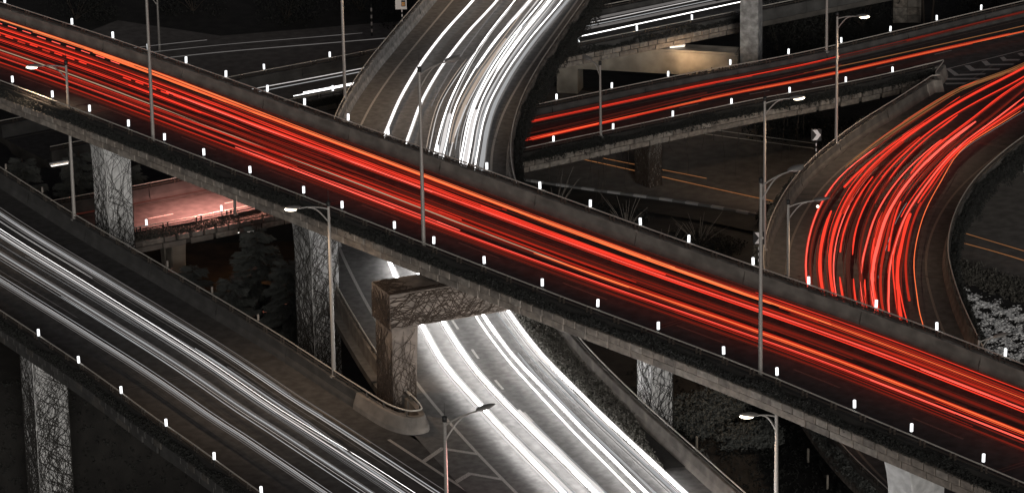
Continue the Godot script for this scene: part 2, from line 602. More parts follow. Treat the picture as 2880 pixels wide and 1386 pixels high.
# strands climbing over a patch, a and b from 0 to 1
func vines(st: SurfaceTool, surf_: Patch, count: int, rad: float, wander: float, tall: float, wide: float) -> void:
	for k in count:
		var a := rng.randf()
		var b := 0.0 if rng.randf() < 0.75 else rng.randf() * 0.6
		var end := rng.randf_range(0.5, 1.05)
		var lean := rng.randf_range(-0.25, 0.25)
		var pts := []
		var step := 0.28 / tall
		while b < minf(end, 1.0):
			pts.append(surf_.at(a, b))
			lean = clampf(lean + rng.randfn(0, wander), -1.6, 1.6) * 0.9
			a += lean * 0.24 / wide
			if a < 0.01 or a > 0.99:
				a = clampf(a, 0.01, 0.99)
				lean = -lean
			b += step * (0.35 + 0.65 / (1.0 + lean * lean))
		if pts.size() < 3:
			continue
		var rs := []
		for i in pts.size():
			rs.append(rad * lerpf(1.0, 0.4, float(i) / pts.size()))
		tube(st, pts, rs, 3, false)

func pier(label: String, c: Vector2, dir: Vector2, top: float, wide: float, thick: float, flare: float, mat: Material, vine: Material, strands: int, foot := 0.0) -> void:
	var t := thing("bridge_pier", label, "bridge pier", Vector3(c.x, foot, c.y), "piers under the bridges")
	var u := Vector3(-dir.y, 0, dir.x)
	var v := Vector3(dir.x, 0, dir.y)
	var h := top - foot
	var ys := [0.0]
	for k in 9:
		ys.append(h - 4.2 + 4.2 * sin(k / 8.0 * PI / 2.0))
	var st := begin()
	var rings := []
	var q := thick / 2.0
	for y in ys:
		var a := half_width(y, h, wide, flare)
		var e := 0.07
		var g := 0.16 * wide
		var sec := [[-a + e, -q], [-g, -q], [-g + 0.05, -q + 0.09], [g - 0.05, -q + 0.09], [g, -q], [a - e, -q], [a, -q + e], [a, q - e], [a - e, q], [g, q], [g - 0.05, q - 0.09], [-g + 0.05, q - 0.09], [-g, q], [-a + e, q], [-a, q - e], [-a, -q + e]]
		var ring := []
		for p in sec:
			ring.append(u * p[0] + v * p[1] + Vector3(0, y, 0))
		rings.append(ring)
	for i in rings.size() - 1:
		for k in rings[i].size():
			var k2: int = (k + 1) % rings[i].size()
			quad(st, rings[i][k], rings[i + 1][k], rings[i + 1][k2], rings[i][k2])
	part("shaft", done(st), mat, t)
	if strands == 0:
		return
	var vs := begin()
	for side in [1.0, -1.0]:
		vines(vs, Patch.new(v * side * (q + 0.02) - u * wide / 2.0, u * wide, Vector3(0, h, 0), wide, flare, h), strands, 0.03, 0.45, h, wide)
		vines(vs, Patch.new(u * side * (wide / 2.0 + 0.02) - v * q, v * thick, Vector3(0, h, 0), wide, flare, h, u * side), int(strands * thick / wide), 0.03, 0.45, h, thick)
	part("climbing_vines", done(vs), vine, t, Vector3.ZERO, true)

var spray_mesh: ArrayMesh
func make_cedar(label: String, at: Vector3, h: float, w: float) -> Node3D:
	var t := thing("cedar_tree", label, "tree", at, "dark cedars below the bridges")
	var st := begin()
	tube(st, [Vector3.ZERO, Vector3(0.05, h * 0.5, 0), Vector3(0, h, 0.03)], [0.2, 0.13, 0.03], 8)
	part("trunk", done(st), M.bark, t)
	var places := []
	var limb := begin()
	var n := int(h * 8)
	for k in n:
		var y := h * (0.12 + 0.86 * k / n)
		var reach := w * (1.0 - 0.85 * float(k) / n) * rng.randf_range(0.6, 1.1)
		var ang := k * 2.4 + rng.randf_range(-0.3, 0.3)
		var d := Vector3(cos(ang), 0, sin(ang))
		var pts := []
		for i in 5:
			var u := i / 4.0
			pts.append(Vector3(0, y, 0) + d * reach * u + Vector3(0, 0.25 * u - 0.6 * u * u * reach * 0.4, 0))
		tube(limb, pts, [0.045, 0.03, 0.015], 4, false)
		for i in int(reach * 70) + 12:
			var u := sqrt(rng.randf()) * 0.98 + 0.02
			var p: Vector3 = pts[0].lerp(pts[4], u) + Vector3(0, 0.25 * u * (1 - u) * reach * 0.5, 0)
			p += d.cross(Vector3.UP) * rng.randf_range(-1, 1) * 0.42 * reach * u * (1.15 - u)
			places.append(Transform3D(Basis.from_euler(Vector3(rng.randf_range(-0.5, 0.2), -ang + rng.randf_range(-0.7, 0.7), rng.randf_range(-0.6, 0.1))).scaled(Vector3.ONE * rng.randf_range(0.9, 1.7)), p))
	part("branches", done(limb), M.bark, t)
	if spray_mesh == null:
		var sp := begin()
		for k in 7:
			var x := k * 0.06
			var l := 0.2 * (1.0 - k / 9.0)
			for sd in [-1.0, 1.0]:
				tri(sp, Vector3(x, 0, 0), Vector3(x + 0.12, -0.06, sd * l), Vector3(x + 0.05, 0.0, 0))
		spray_mesh = done(sp)
	leaves("crown", places, M.foliage, t, spray_mesh)
	return t

func bush(label: String, at: Vector3, size: Vector3, count: int, mat: Material, called := "bush", group := "dark shrubs under the bridges") -> Node3D:
	var t := thing(called, label, "shrub" if called == "bush" else "tree", at, group)
	var st := begin()
	var lobes := []
	for k in 9:
		var d := Vector3(rng.randf_range(-1, 1), rng.randf_range(0.15, 1.0), rng.randf_range(-1, 1))
		d = d.normalized() * rng.randf_range(0.45, 0.8)
		lobes.append(Vector3(d.x * size.x, maxf(0.25, d.y) * size.y, d.z * size.z))
		tube(st, [Vector3.ZERO, lobes[k] * 0.5 + Vector3(0, 0.1, 0), lobes[k]], [0.06, 0.04, 0.015], 5, false)
	part("stems" if called == "bush" else "trunk", done(st), M.bark, t)
	var places := []
	for k in count:
		var c: Vector3 = lobes[k % 9]
		var d := Vector3(rng.randfn(), rng.randfn(), rng.randfn()).normalized() * pow(rng.randf(), 0.45) * 0.52
		places.append(Transform3D(Basis.from_euler(Vector3(rng.randf() * TAU, rng.randf() * TAU, 0)).scaled(Vector3.ONE * rng.randf_range(0.9, 2.2)), c + Vector3(d.x * size.x, d.y * size.y, d.z * size.z)))
	leaves("crown", places, mat, t)
	return t

func chevron_sign(at: Vector3, post: float, flip: float, label: String) -> void:
	var t := thing("chevron_sign", label, "road sign", at, "black and white chevron signs")
	var n := 7
	for k in n:
		var c := CylinderMesh.new()
		c.top_radius = 0.045
		c.bottom_radius = 0.045
		c.height = post / n - 0.002
		c.radial_segments = 8
		c.rings = 1
		part("post_band", c, M.sign_white if k % 2 else M.black, t, Vector3(0, post * (k + 0.5) / n, 0))
	var st := begin()
	box(st, Vector3(0, post + 0.45, 0), Vector3(0.4, 0.47, 0.02))
	part("sign_board", done(st), M.black, t)
	st = begin()
	var a := [Vector2(-0.3, 0.42), Vector2(0.06, 0.42), Vector2(0.36, 0.0), Vector2(0.06, -0.42), Vector2(-0.3, -0.42), Vector2(0.02, 0.0)]
	var f := []
	for p in a:
		f.append(Vector3(p.x * flip, post + 0.45 + p.y, 0.032))
	quad(st, f[0], f[1], f[2], f[5])
	quad(st, f[5], f[2], f[3], f[4])
	part("arrow", done(st), M.sign_white, t)

func pt(r: Road, s: float, l: float) -> Vector2:
	var q := r.at(s, l)
	return Vector2(q.x, q.z)

func across(r: Road, s: float, side: float) -> Vector2:
	var v := r.dir(s)
	return Vector2(-v.y, v.x) * r.sg * side

# the ground sinks into a hollow below the elevated road at the lower left
func ground_y(x: float, z: float) -> float:
	return -7.0 * (1.0 - smoothstep(9.0, 24.0, Vector2(x + 27.0, z + 240.0).length()))

# ---------------------------------------------------------------- the scene
func _ready() -> void:
	rng.seed = 20240
	var cam := Camera3D.new()
	cam.name = "camera"
	cam.position = Vector3(0, 97, 0)
	cam.rotation_degrees = Vector3(-18.5, 0, -1.0)
	cam.fov = 7.177
	cam.near = 1.0
	cam.far = 5000.0
	add_child(cam)
	var env := Environment.new()
	env.background_mode = Environment.BG_SKY
	var sky := Sky.new()
	var sm := ProceduralSkyMaterial.new()
	sm.sky_top_color = Color(0.05, 0.05, 0.06)
	sm.sky_horizon_color = Color(0.13, 0.12, 0.115)
	sm.ground_bottom_color = Color(0.02, 0.02, 0.02)
	sm.ground_horizon_color = Color(0.1, 0.09, 0.085)
	sm.sky_curve = 0.1
	sky.sky_material = sm
	env.sky = sky
	env.background_energy_multiplier = 5.0
	env.tonemap_mode = Environment.TONE_MAPPER_LINEAR
	env.tonemap_exposure = 1.25
	env.sdfgi_enabled = true
	env.ssao_enabled = true
	env.ssil_enabled = true
	var we := WorldEnvironment.new()
	we.name = "environment"
	we.environment = env
	add_child(we)
	# the even glow of the city behind the camera, low over the roofs
	var sun := DirectionalLight3D.new()
	sun.name = "city_glow"
	sun.light_energy = 0.3
	sun.light_color = Color(1.0, 0.98, 0.95)
	sun.light_angular_distance = 16.0
	sun.rotation_degrees = Vector3(-11, 8, 0)
	sun.shadow_enabled = true
	add_child(sun)

	make_materials()
	var red := Road.new([Vector2(-59.9, -307.7), Vector2(-37.6, -282), Vector2(-25.9, -268.4), Vector2(-11.2, -250.2), Vector2(-2.8, -239.8), Vector2(10.2, -223.4), Vector2(21.0, -210.2), Vector2(28.1, -200.7), Vector2(44.6, -178)], 21.0, 1.0)
	var ramp := Road.new([Vector2(-0.80, -345.30), Vector2(-2.83, -335.51), Vector2(-4.86, -325.72), Vector2(-6.90, -315.93), Vector2(-8.95, -306.14), Vector2(-10.89, -296.33), Vector2(-12.40, -286.45), Vector2(-13.22, -276.50), Vector2(-13.18, -266.52), Vector2(-12.14, -256.60), Vector2(-10.40, -246.76), Vector2(-8.31, -236.98), Vector2(-5.91, -227.28), Vector2(-2.93, -217.74), Vector2(0.39, -208.31), Vector2(3.75, -198.89), Vector2(7.29, -189.01)], 12.0, -1.0)
	var left := Road.new([Vector2(-58.6, -307.7), Vector2(-36.7, -269.6), Vector2(-30.2, -258.3), Vector2(-23.5, -247.4), Vector2(-15.7, -234.5), Vector2(-10.6, -225.4), Vector2(-7.4, -219.9), Vector2(4.4, -199), Vector2(11.5, -186)], 11.985, 1.0)
	var right := Road.new([Vector2(51.10, -341.30), Vector2(46.32, -332.52), Vector2(41.53, -323.74), Vector2(36.76, -314.95), Vector2(31.94, -306.19), Vector2(27.07, -297.47), Vector2(23.01, -288.38), Vector2(20.13, -278.84), Vector2(18.40, -269.03), Vector2(17.95, -259.07), Vector2(18.21, -249.08), Vector2(18.90, -239.11), Vector2(20.62, -229.32), Vector2(23.40, -219.74), Vector2(26.26, -210.16), Vector2(29.09, -200.57)], 5.485, -1.0)
	var low := Road.new([Vector2(59.9, -345.8), Vector2(45.5, -335), Vector2(25.9, -320.3), Vector2(14.4, -313.4), Vector2(1.9, -305.2), Vector2(-24.8, -287.8), Vector2(-34.2, -282.3), Vector2(-53.1, -271.1)], 5.5, -1.0)
	var back := Road.new([Vector2(40.6, -357.6), Vector2(15.7, -340.9), Vector2(-14.2, -321), Vector2(-22.7, -315.5), Vector2(-41.1, -303.4)], 5.5, -1.0)
	var street := Road.new([Vector2(-50, -338), Vector2(-18, -318.5), Vector2(1.8, -306.6), Vector2(19.5, -296.7), Vector2(34, -282.3), Vector2(46, -268)], 0.01, -1.0)

	var far := Road.new([Vector2(-70, -330), Vector2(-45, -338), Vector2(-28.8, -344.2), Vector2(-15.3, -347.7), Vector2(2, -352)], 0.012, -1.0)
	build_ground(street, far)
	build_bridges(red, ramp, left, right, low, back)
	build_piers(red, left, low, ramp)
	build_trails(red, ramp, left, right, low, back, street, far)
	build_lamps(red, ramp, left, right, low)
	build_guides(red, ramp, left, right, low, back)
	build_plants(low, back)
	build_small(ramp, right)

func build_ground(street: Road, far: Road) -> void:
	var st := begin()
	for e in [[-3000.0, -80.0, -3000, 3000], [80, 3000, -3000, 3000], [-80, 80, -3000, -300], [-80, 80, -180, 3000]]:
		quad(st, Vector3(e[0], 0, e[2]), Vector3(e[1], 0, e[2]), Vector3(e[1], 0, e[3]), Vector3(e[0], 0, e[3]))
	for i in 80:
		for j in 60:
			var q := []
			for c in [[0, 0], [1, 0], [1, 1], [0, 1]]:
				var x: float = -80.0 + 2.0 * (i + c[0])
				var z: float = -300.0 + 2.0 * (j + c[1])
				q.append(Vector3(x, ground_y(x, z), z))
			quad(st, q[0], q[1], q[2], q[3], 1)
	struct("ground", done(st), M.soil)
	st = begin()
	poly(st, [Vector3(-34, 0.006, -292), Vector3(-12, 0.006, -292), Vector3(-14, 0.006, -270), Vector3(-22, 0.006, -262), Vector3(-33, 0.006, -277)])
	struct("bare_soil", done(st), M.soil_brown)
	st = begin()
	sweep(st, street, 0, street.len(), 2.0, [Vector2(0, 0), Vector2(25, 0)], false)
	var o := struct("ground_road", done(st), M.asphalt_ground)
	var kb := begin()
	box(kb, Vector3.ZERO, Vector3(0.57, 0.11, 0.14))
	var km := done(kb)
	var s := 24.0
	var k := 0
	while s < 96.0:
		var v := street.dir(s)
		part("kerb_stone", km, M.kerb_white if k % 2 == 0 else M.kerb_dark, o, street.at(s, -0.15, 0.07)).rotation.y = atan2(-v.y, v.x)
		s += 1.16
		k += 1
	for l in [5.9, 12.4]:
		s = 26.0
		while s < 96.0:
			stripe(o, street, s, s + 3.0, l, 0.15, M.paint_faded)
			s += 8.0
	stripe(o, street, 20, 98, 0.7, 0.15, M.paint_faded)
	st = begin()
	sweep(st, street, 40, street.len(), 2.0, [Vector2(-0.3, 0.0), Vector2(-4.2, 0.25)], false)
	struct("verge", done(st), M.soil)
	st = begin()
	sweep(st, far, 0, far.len(), 4.0, [Vector2(-3, 0), Vector2(8, 0)], false)
	o = struct("distant_road", done(st), M.asphalt_ground)
	stripe(o, far, 0, far.len(), 7.4, 0.2, M.paint_faded)

func build_bridges(red: Road, ramp: Road, left: Road, right: Road, low: Road, back: Road) -> void:
	var pa := [M.panel_a, M.panel_a, M.panel_b, M.panel_c]
	var pd := [M.concrete_dark, M.concrete_dark, M.girder]
	# the flyover with the red trails, highest of all
	var o := thing("flyover", "long straight flyover carrying the red light trails diagonally across the whole picture", "flyover")
	deck(o, red, 4, 164, -0.45, 12.0, M.asphalt)
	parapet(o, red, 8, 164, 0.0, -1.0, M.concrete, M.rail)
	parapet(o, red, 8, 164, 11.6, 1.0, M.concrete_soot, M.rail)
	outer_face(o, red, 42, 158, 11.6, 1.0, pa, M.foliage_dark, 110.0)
	var ps := []
	for k in 4200:
		ps.append(Transform3D(Basis.from_euler(Vector3(rng.randf() * TAU, rng.randf() * TAU, 0)).scaled(Vector3.ONE * rng.randf_range(0.5, 1.1)), red.at(rng.randf_range(74, 150), -rng.randf_range(0.4, 0.85), rng.randf_range(0.55, 1.05))))
	leaves("hedge_plants", ps, M.foliage_dark, o)
	for l in [0.95, 10.9]:
		stripe(o, red, 8, 164, l, 0.16, M.paint_faded)
	for l in [4.3, 7.65]:
		var s: float = 10.0 + l
		while s < 160.0:
			stripe(o, red, s, s + 4.0, l, 0.15, M.paint_faded)
			s += 10.0
	for s in [26.0, 58.5, 86.0, 117.0, 146.0]:
		joint(o, red, s, 0.25, 11.35)
	# the curved ramp with white trails, upper and lower stretch
	o = thing("ramp_bridge", "curving ramp with white light trails rising to the top edge, behind the red flyover", "flyover")
	deck(o, ramp, 0, 92, -0.4, 13.6, M.asphalt_worn)
	parapet(o, ramp, 2, 92, 0.0, -1.0, M.concrete_light, M.rail)
	parapet(o, ramp, 2, 92, 13.2, 1.0, M.concrete, M.rail)
	outer_face(o, ramp, 14, 88, 13.2, 1.0, pd, M.foliage_dark, 170.0, 1.5)
	for s in [21.0, 44.0, 66.0]:
		joint(o, ramp, s, 0.25, 12.9)
	stripe(o, ramp, 2, 92, 1.5, 0.17, M.paint)
	stripe(o, ramp, 2, 92, 11.9, 0.17, M.paint)
	o = thing("ramp_bridge", "wide white-lit ramp sweeping from below the red flyover to the bottom edge", "flyover")
	deck(o, ramp, 92.05, 160, -2.6, 11.1, M.asphalt_worn)
	parapet(o, ramp, 108, 160, 10.7, 1.0, M.concrete, M.rail, false)
	parapet(o, ramp, 96, 124.8, -1.75, -1.0, M.concrete, M.rail)
	stripe(o, ramp, 92.1, 160, 0.0, 0.2, M.paint)
	stripe(o, ramp, 92.1, 160, 8.55, 0.16, M.paint)
	for s in [97.0, 102.8, 108.7, 114.5, 120.5, 126.6, 132.6, 138.6, 144.6, 150.6]:
		stripe(o, ramp, s, s + 1.8, 4.75, 0.16, M.paint)
	var vg := begin()
	sweep(vg, ramp, 100, 139, 1.6, [Vector2(8.75, 0.004), Vector2(8.8, 0.13), Vector2(9.6, 0.2), Vector2(10.4, 0.13)], false)
	part("verge_bed", done(vg), M.soil, o)
	ps = []
	for k in 5200:
		var s := rng.randf_range(100, 139)
		var u := rng.randf()
		ps.append(Transform3D(Basis.from_euler(Vector3(rng.randf() * TAU, rng.randf() * TAU, 0)).scaled(Vector3.ONE * rng.randf_range(0.7, 1.7)), ramp.at(s, 8.8 + 1.75 * u * clampf((139.0 - s) / 9.0, 0.1, 1.0), 0.12 + rng.randf() * rng.randf() * 0.4)))
	leaves("verge_plants", ps, M.foliage_dry, o)
	# the elevated road at the lower left
	o = thing("elevated_road", "elevated road with thin grey-white trails at the lower left", "flyover")
	deck(o, left, 4, 134, -0.4, 12.8, M.asphalt)
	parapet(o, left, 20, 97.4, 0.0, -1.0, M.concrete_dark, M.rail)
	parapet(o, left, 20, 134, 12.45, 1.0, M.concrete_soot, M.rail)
	outer_face(o, left, 60, 128, 12.45, 1.0, pd, M.foliage_dark, 100.0)
	stripe(o, left, 20, 103, 2.15, 0.16, M.paint_faded)
	stripe(o, left, 103, 134, 0.95, 0.2, M.paint)
	stripe(o, left, 20, 134, 11.2, 0.16, M.paint_faded)
	for s in [58.0, 86.4]:
		joint(o, left, s, 0.3, 12.2)
	# where the two meet: the painted gore and its rounded concrete nose
	var g := begin()
	poly(g, [Vector3(-7.6, 11.97, -221.5), Vector3(-4.4, 11.97, -222.4), Vector3(9, 11.97, -186.5), Vector3(14, 11.97, -184), Vector3(5, 11.97, -196)])
	var gm := part("gore_surface", done(g), M.asphalt, o)
	for c in [[-3.4, -1.72, 131.9, 130.35, 131.9], [-2.65, -1.49, 135.6, 134.7, 136.2], [-2.2, -1.2, 140.2, 139.2, 140.4]]:
		var cm := begin()
		var a := ramp.at(c[2], c[0], 0.012)
		var b := ramp.at(c[3], c[1], 0.012)
		var e := ramp.at(c[4], -0.1, 0.012)
		var w := Vector3(0.16, 0, 0.42)
		quad(cm, a, b, b + w, a + w)
		quad(cm, b, e, e + w, b + w)
		part("chevron_mark", done(cm), M.paint, gm)
	var nose := Road.new([Vector2(-9.6, -223.7), Vector2(-8.1, -221.1), Vector2(-7.2, -219.9), Vector2(-6.3, -219.25), Vector2(-5.55, -219.45), Vector2(-5.5, -220.1), Vector2(-5.95, -221.6), Vector2(-6.7, -223.5)], 11.99, -1.0)
	var nz := begin()
	var np := [Vector2(-0.34, 0), Vector2(-0.3, 0.3), Vector2(-0.06, 0.97), Vector2(0, 1.0), Vector2(0.3, 1.0), Vector2(0.3, -0.2)]
	np.reverse()
	sweep(nz, nose, 0.05, nose.len() - 0.2, 0.25, np)
	part("parapet_nose", done(nz), M.concrete, o)
	var rl := []
	for k in 31:
		rl.append(nose.at(nose.len() * k / 30.0, 0.12, 1.38))
	nz = begin()
	tube(nz, rl, [0.05], 8)
	part("nose_rail", done(nz), M.rail, o)
	nz = begin()
	for k in 5:
		box(nz, nose.at(nose.len() * (k + 0.5) / 5.0, 0.12, 1.17), Vector3(0.04, 0.19, 0.04))
	part("nose_rail_post", done(nz), M.rail_dark, o)
	# the red ramp at the right
	o = thing("ramp_bridge", "curving ramp with red light trails at the right, passing below the red flyover", "flyover")
	deck(o, right, 0, 150, -0.3, 13.3, M.asphalt)
	parapet(o, right, 33.2, 150, 0.0, -1.0, M.concrete_mid, M.rail)
	parapet(o, right, 24, 150, 12.9, 1.0, M.concrete_mid, M.rail)
	outer_face(o, right, 36, 100, 12.9, 1.0, pd, M.foliage_dark, 150.0, 1.6)
	outer_face(o, right, 44, 128, 0.0, -1.0, pa, M.foliage, 90.0, 0.6)
	for s in [45.0, 64.0, 83.0]:
		joint(o, right, s, 0.25, 12.6)
	stripe(o, right, 10, 150, 1.5, 0.17, M.paint_faded)
	stripe(o, right, 10, 150, 11.5, 0.17, M.paint_faded)
	# the lower road that runs from the top right to the left below the others
	o = thing("lower_road_bridge", "lower two-lane bridge from the upper right corner, passing below the white ramp", "flyover")
	deck(o, low, 0, 134, -0.4, 9.5, M.asphalt, 1.1)
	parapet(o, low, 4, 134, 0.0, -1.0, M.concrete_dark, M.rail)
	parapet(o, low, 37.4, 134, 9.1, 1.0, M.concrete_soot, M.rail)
	outer_face(o, low, 37.4, 80, 9.1, 1.0, pa, M.foliage_dark, 110.0, 0.5)
	outer_face(o, low, 96, 116, 9.1, 1.0, [M.panel_c, M.concrete], M.foliage_dry, 70.0)
	ps = []
	for k in 5200:
		ps.append(Transform3D(Basis.from_euler(Vector3(rng.randf() * TAU, rng.randf() * TAU, 0)).scaled(Vector3.ONE * rng.randf_range(0.6, 1.3)), low.at(rng.randf_range(18, 118), -rng.randf_range(0.35, 0.9), rng.randf_range(0.4, 1.1))))
	leaves("hedge_plants", ps, M.foliage_dark, o)
	stripe(o, low, 4, 134, 0.85, 0.15, M.paint_faded)
	stripe(o, low, 36, 134, 7.9, 0.15, M.paint_faded)
	for s in [13.4, 21.9, 30.4, 37.0, 43.7, 49.8, 57.1, 63.4, 69.9, 76.3, 99.8, 106.1, 112.4]:
		stripe(o, low, s, s + 2.0, 3.95, 0.14, M.paint)
	# gore between the lower road and the red ramp
	var gr := begin()
	poly(gr, [low.at(38.5, 9.0, -0.02), low.at(6, 8.6, -0.02), right.at(8, 0.4, -0.005), right.at(26, 0.2, -0.005), right.at(32.6, 0.3, -0.005)])
	gm = part("gore_surface", done(gr), M.asphalt, o)
	for c in [[Vector2(36.90, -318.48), Vector2(37.28, -318.63), Vector2(37.88, -316.49), Vector2(37.37, -316.44)], [Vector2(37.80, -316.93), Vector2(40.11, -317.05), Vector2(39.92, -316.64), Vector2(37.88, -316.47)], [Vector2(38.54, -319.47), Vector2(38.99, -319.58), Vector2(39.45, -317.96), Vector2(38.88, -317.79)], [Vector2(39.32, -318.43), Vector2(41.44, -318.40), Vector2(41.29, -317.97), Vector2(39.46, -317.95)], [Vector2(40.14, -320.75), Vector2(40.60, -320.90), Vector2(40.89, -319.46), Vector2(40.34, -319.35)], [Vector2(40.75, -319.84), Vector2(42.82, -319.82), Vector2(42.62, -319.39), Vector2(40.89, -319.42)], [Vector2(41.83, -321.81), Vector2(42.22, -322.02), Vector2(42.43, -320.78), Vector2(41.96, -320.67)], [Vector2(42.33, -321.24), Vector2(43.58, -321.16), Vector2(43.28, -320.73), Vector2(42.44, -320.75)], [Vector2(43.49, -322.96), Vector2(43.89, -323.21), Vector2(44.09, -322.11), Vector2(43.65, -322.11)], [Vector2(36.27, -315.81), Vector2(39.46, -315.61), Vector2(39.22, -315.16), Vector2(36.36, -315.29)], [Vector2(36.30, -314.31), Vector2(38.21, -314.36), Vector2(37.98, -313.98), Vector2(36.40, -313.91)]]:
		var cm := begin()
		poly(cm, [Vector3(c[0].x, 5.515, c[0].y), Vector3(c[1].x, 5.515, c[1].y), Vector3(c[2].x, 5.515, c[2].y), Vector3(c[3].x, 5.515, c[3].y)])
		part("chevron_mark", done(cm), M.paint, gm)
	stripe(o, low, 6, 36.5, 7.9, 0.15, M.paint)
	var tip := Road.new([pt(low, 39.5, 9.1), pt(low, 37.6, 9.15), pt(low, 36.2, 9.3), Vector2(35.5, -312.9), Vector2(35.75, -312.0), pt(right, 33.6, 0.0), pt(right, 35, 0.0)], 5.49, 1.0)
	nz = begin()
	np = [Vector2(-0.3, 0), Vector2(-0.25, 0.25), Vector2(-0.05, 0.97), Vector2(0, 1.0), Vector2(0.28, 1.0), Vector2(0.28, -0.3)]
	sweep(nz, tip, 0.2, tip.len() - 0.2, 0.25, np)
	part("parapet_nose", done(nz), M.concrete, o)
	rl = []
	for k in 31:
		rl.append(tip.at(tip.len() * k / 30.0, 0.12, 1.38))
	nz = begin()
	tube(nz, rl, [0.05], 8)
	part("nose_rail", done(nz), M.rail, o)
	# the back road with white trails behind it
	o = thing("back_road_bridge", "back bridge with thin white trails, behind the white ramp, below the top edge", "flyover")
	deck(o, back, 0, 98, -0.4, 8.9, M.asphalt, 0.95)
	parapet(o, back, 4, 98, 0.0, -1.0, M.concrete_dark, M.rail)
	parapet(o, back, 4, 98, 8.5, 1.0, M.concrete_dark, M.rail)
	outer_face(o, back, 30, 52, 8.5, 1.0, [M.panel_c, M.panel_a], M.foliage_dark, 45.0)
	outer_face(o, back, 66, 78, 8.5, 1.0, pd, M.foliage_dark, 100.0)
	stripe(o, back, 4, 98, 0.8, 0.14, M.paint_faded)
	stripe(o, back, 4, 98, 7.6, 0.14, M.paint_faded)

func build_piers(red: Road, left: Road, low: Road, ramp: Road) -> void:
	for e in [[56.0, 5.8, "tall grey pier wrapped in bare vines, under the left part of the red flyover", M.pier_white, M.vine, 42, 2.1, 1.75, 0.95], [80.0, 5.8, "tall pier densely covered with dark vines, left of the portal frame", M.pier_grey, M.vine, 62, 2.2, 1.9, 0.8], [110.0, 2.5, "vine-covered pier right of the grass verge and the white-lit ramp", M.pier_white, M.vine, 36, 1.7, 1.4, 0.2], [136.0, 5.8, "clean white pier with a flared head at the lower right", M.pier_white, M.vine, 0, 2.3, 2.1, 2.1]]:
		var p := red.at(e[0], e[1])
		pier(e[2], Vector2(p.x, p.z), red.dir(e[0]), 19.5, e[6], e[7], e[8], e[3], e[4], e[5])
	var c := left.at(64.0, 6.2)
	pier("vine-wrapped pier under the elevated road at the lower left corner", Vector2(c.x, c.z), left.dir(64.0), 10.48, 2.5, 2.0, 0.25, M.pier_white, M.vine, 70, -7.0)
	c = low.at(63.0, 5.0)
	pier("dark pier hung with brown roots, under the lower bridge right of the middle", Vector2(c.x, c.z), low.dir(63.0), 4.4, 1.9, 1.3, 0.5, M.concrete, M.vine_brown, 80)
	c = low.at(107.0, 5.6)
	pier("short pale pier under the left end of the lower bridge, beside a strip lamp", Vector2(c.x, c.z), low.dir(107.0), 4.4, 1.7, 1.2, 0.5, M.concrete_beige, M.vine, 0)
	c = low.at(30.0, 4.6)
	pier("pale pier under the lower bridge below the painted chevrons", Vector2(c.x, c.z), low.dir(30.0), 4.4, 1.8, 1.2, 0.4, M.concrete, M.vine, 0)
	pier("grey pier base at the right edge, beyond the ground road", Vector2(43.2, -306.5), Vector2(0.8, -0.6), 6.0, 2.0, 1.6, 0.2, M.pier_grey, M.vine, 10)
	c = ramp.at(33.0, 6.4)
	pier("pier under the upper white ramp, behind the lower bridge", Vector2(c.x, c.z), ramp.dir(33.0), 10.5, 2.4, 1.8, 0.4, M.concrete, M.vine, 40)
	# the portal frame over the white-lit ramp
	var t := thing("portal_frame", "vine-covered concrete portal frame reaching over the white-lit ramp", "bridge pier", Vector3(-7.4, 0, -222.75))
	var e := Vector3(0.915, 0, -0.403)
	var n := Vector3(-0.403, 0, -0.915)
	var b := Basis(e, Vector3.UP, -n)
	var st := begin()
	box(st, e * 4.6 + n * 1.45 + Vector3(0, 18.4, 0), Vector3(4.6, 1.09, 1.45), b)
	part("cross_beam", done(st), M.concrete_portal, t)
	st = begin()
	var rings := []
	for k in 11:
		var y := 17.24 * k / 10.0
		var x1 := 1.5 + 0.32 * pow(k / 10.0, 3.0)
		rings.append([e * 0.12 + n * 0.12 + Vector3(0, y, 0), e * x1 + n * 0.12 + Vector3(0, y, 0), e * x1 + n * 2.7 + Vector3(0, y, 0), e * 0.12 + n * 2.7 + Vector3(0, y, 0)])
	for i in 10:
		for k in 4:
			quad(st, rings[i][k], rings[i + 1][k], rings[i + 1][(k + 1) % 4], rings[i][(k + 1) % 4])
	part("column", done(st), M.concrete_portal, t)
	st = begin()
	var f := e * 0.0
	vines(st, Patch.new(e * 0.12 + n * 0.09 + Vector3(0, 9, 0), e * 1.5, Vector3(0, 8.2, 0)), 30, 0.03, 0.5, 8.2, 1.5)
	vines(st, Patch.new(e * 0.09 + n * 0.12 + Vector3(0, 9, 0), n * 2.58, Vector3(0, 8.2, 0)), 75, 0.034, 0.4, 8.2, 2.6)
	vines(st, Patch.new(e * -0.03 + Vector3(0, 17.3, 0), n * 2.9, Vector3(0, 2.2, 0)), 70, 0.034, 0.7, 2.2, 2.9)
	vines(st, Patch.new(n * -0.03 + Vector3(0, 17.35, 0), Vector3(0, 2.1, 0), e * 9.2), 38, 0.03, 0.5, 9.2, 2.1)
	vines(st, Patch.new(Vector3(0, 19.52, 0), n * 2.9, e * 1.9), 36, 0.034, 0.7, 1.9, 2.9)
	vines(st, Patch.new(n * 0.05 + Vector3(0, 19.52, 0), n * 0.5, e * 6.5), 8, 0.03, 0.3, 6.5, 0.6)
	part("climbing_vines", done(st), M.vine_brown, t, f, true)
	# the lit portal beam carrying the back road
	t = thing("portal_frame", "pale warm-lit portal beam on two columns below the back bridge", "bridge pier", Vector3(4.0, 0, -332.2))
	e = Vector3(0.966, 0, 0.259)
	n = Vector3(0.259, 0, -0.966)
	b = Basis(e, Vector3.UP, -n)
	st = begin()
	box(st, e * 8.2 + n * 1.2 + Vector3(0, 3.35, 0), Vector3(8.2, 1.0, 1.2), b)
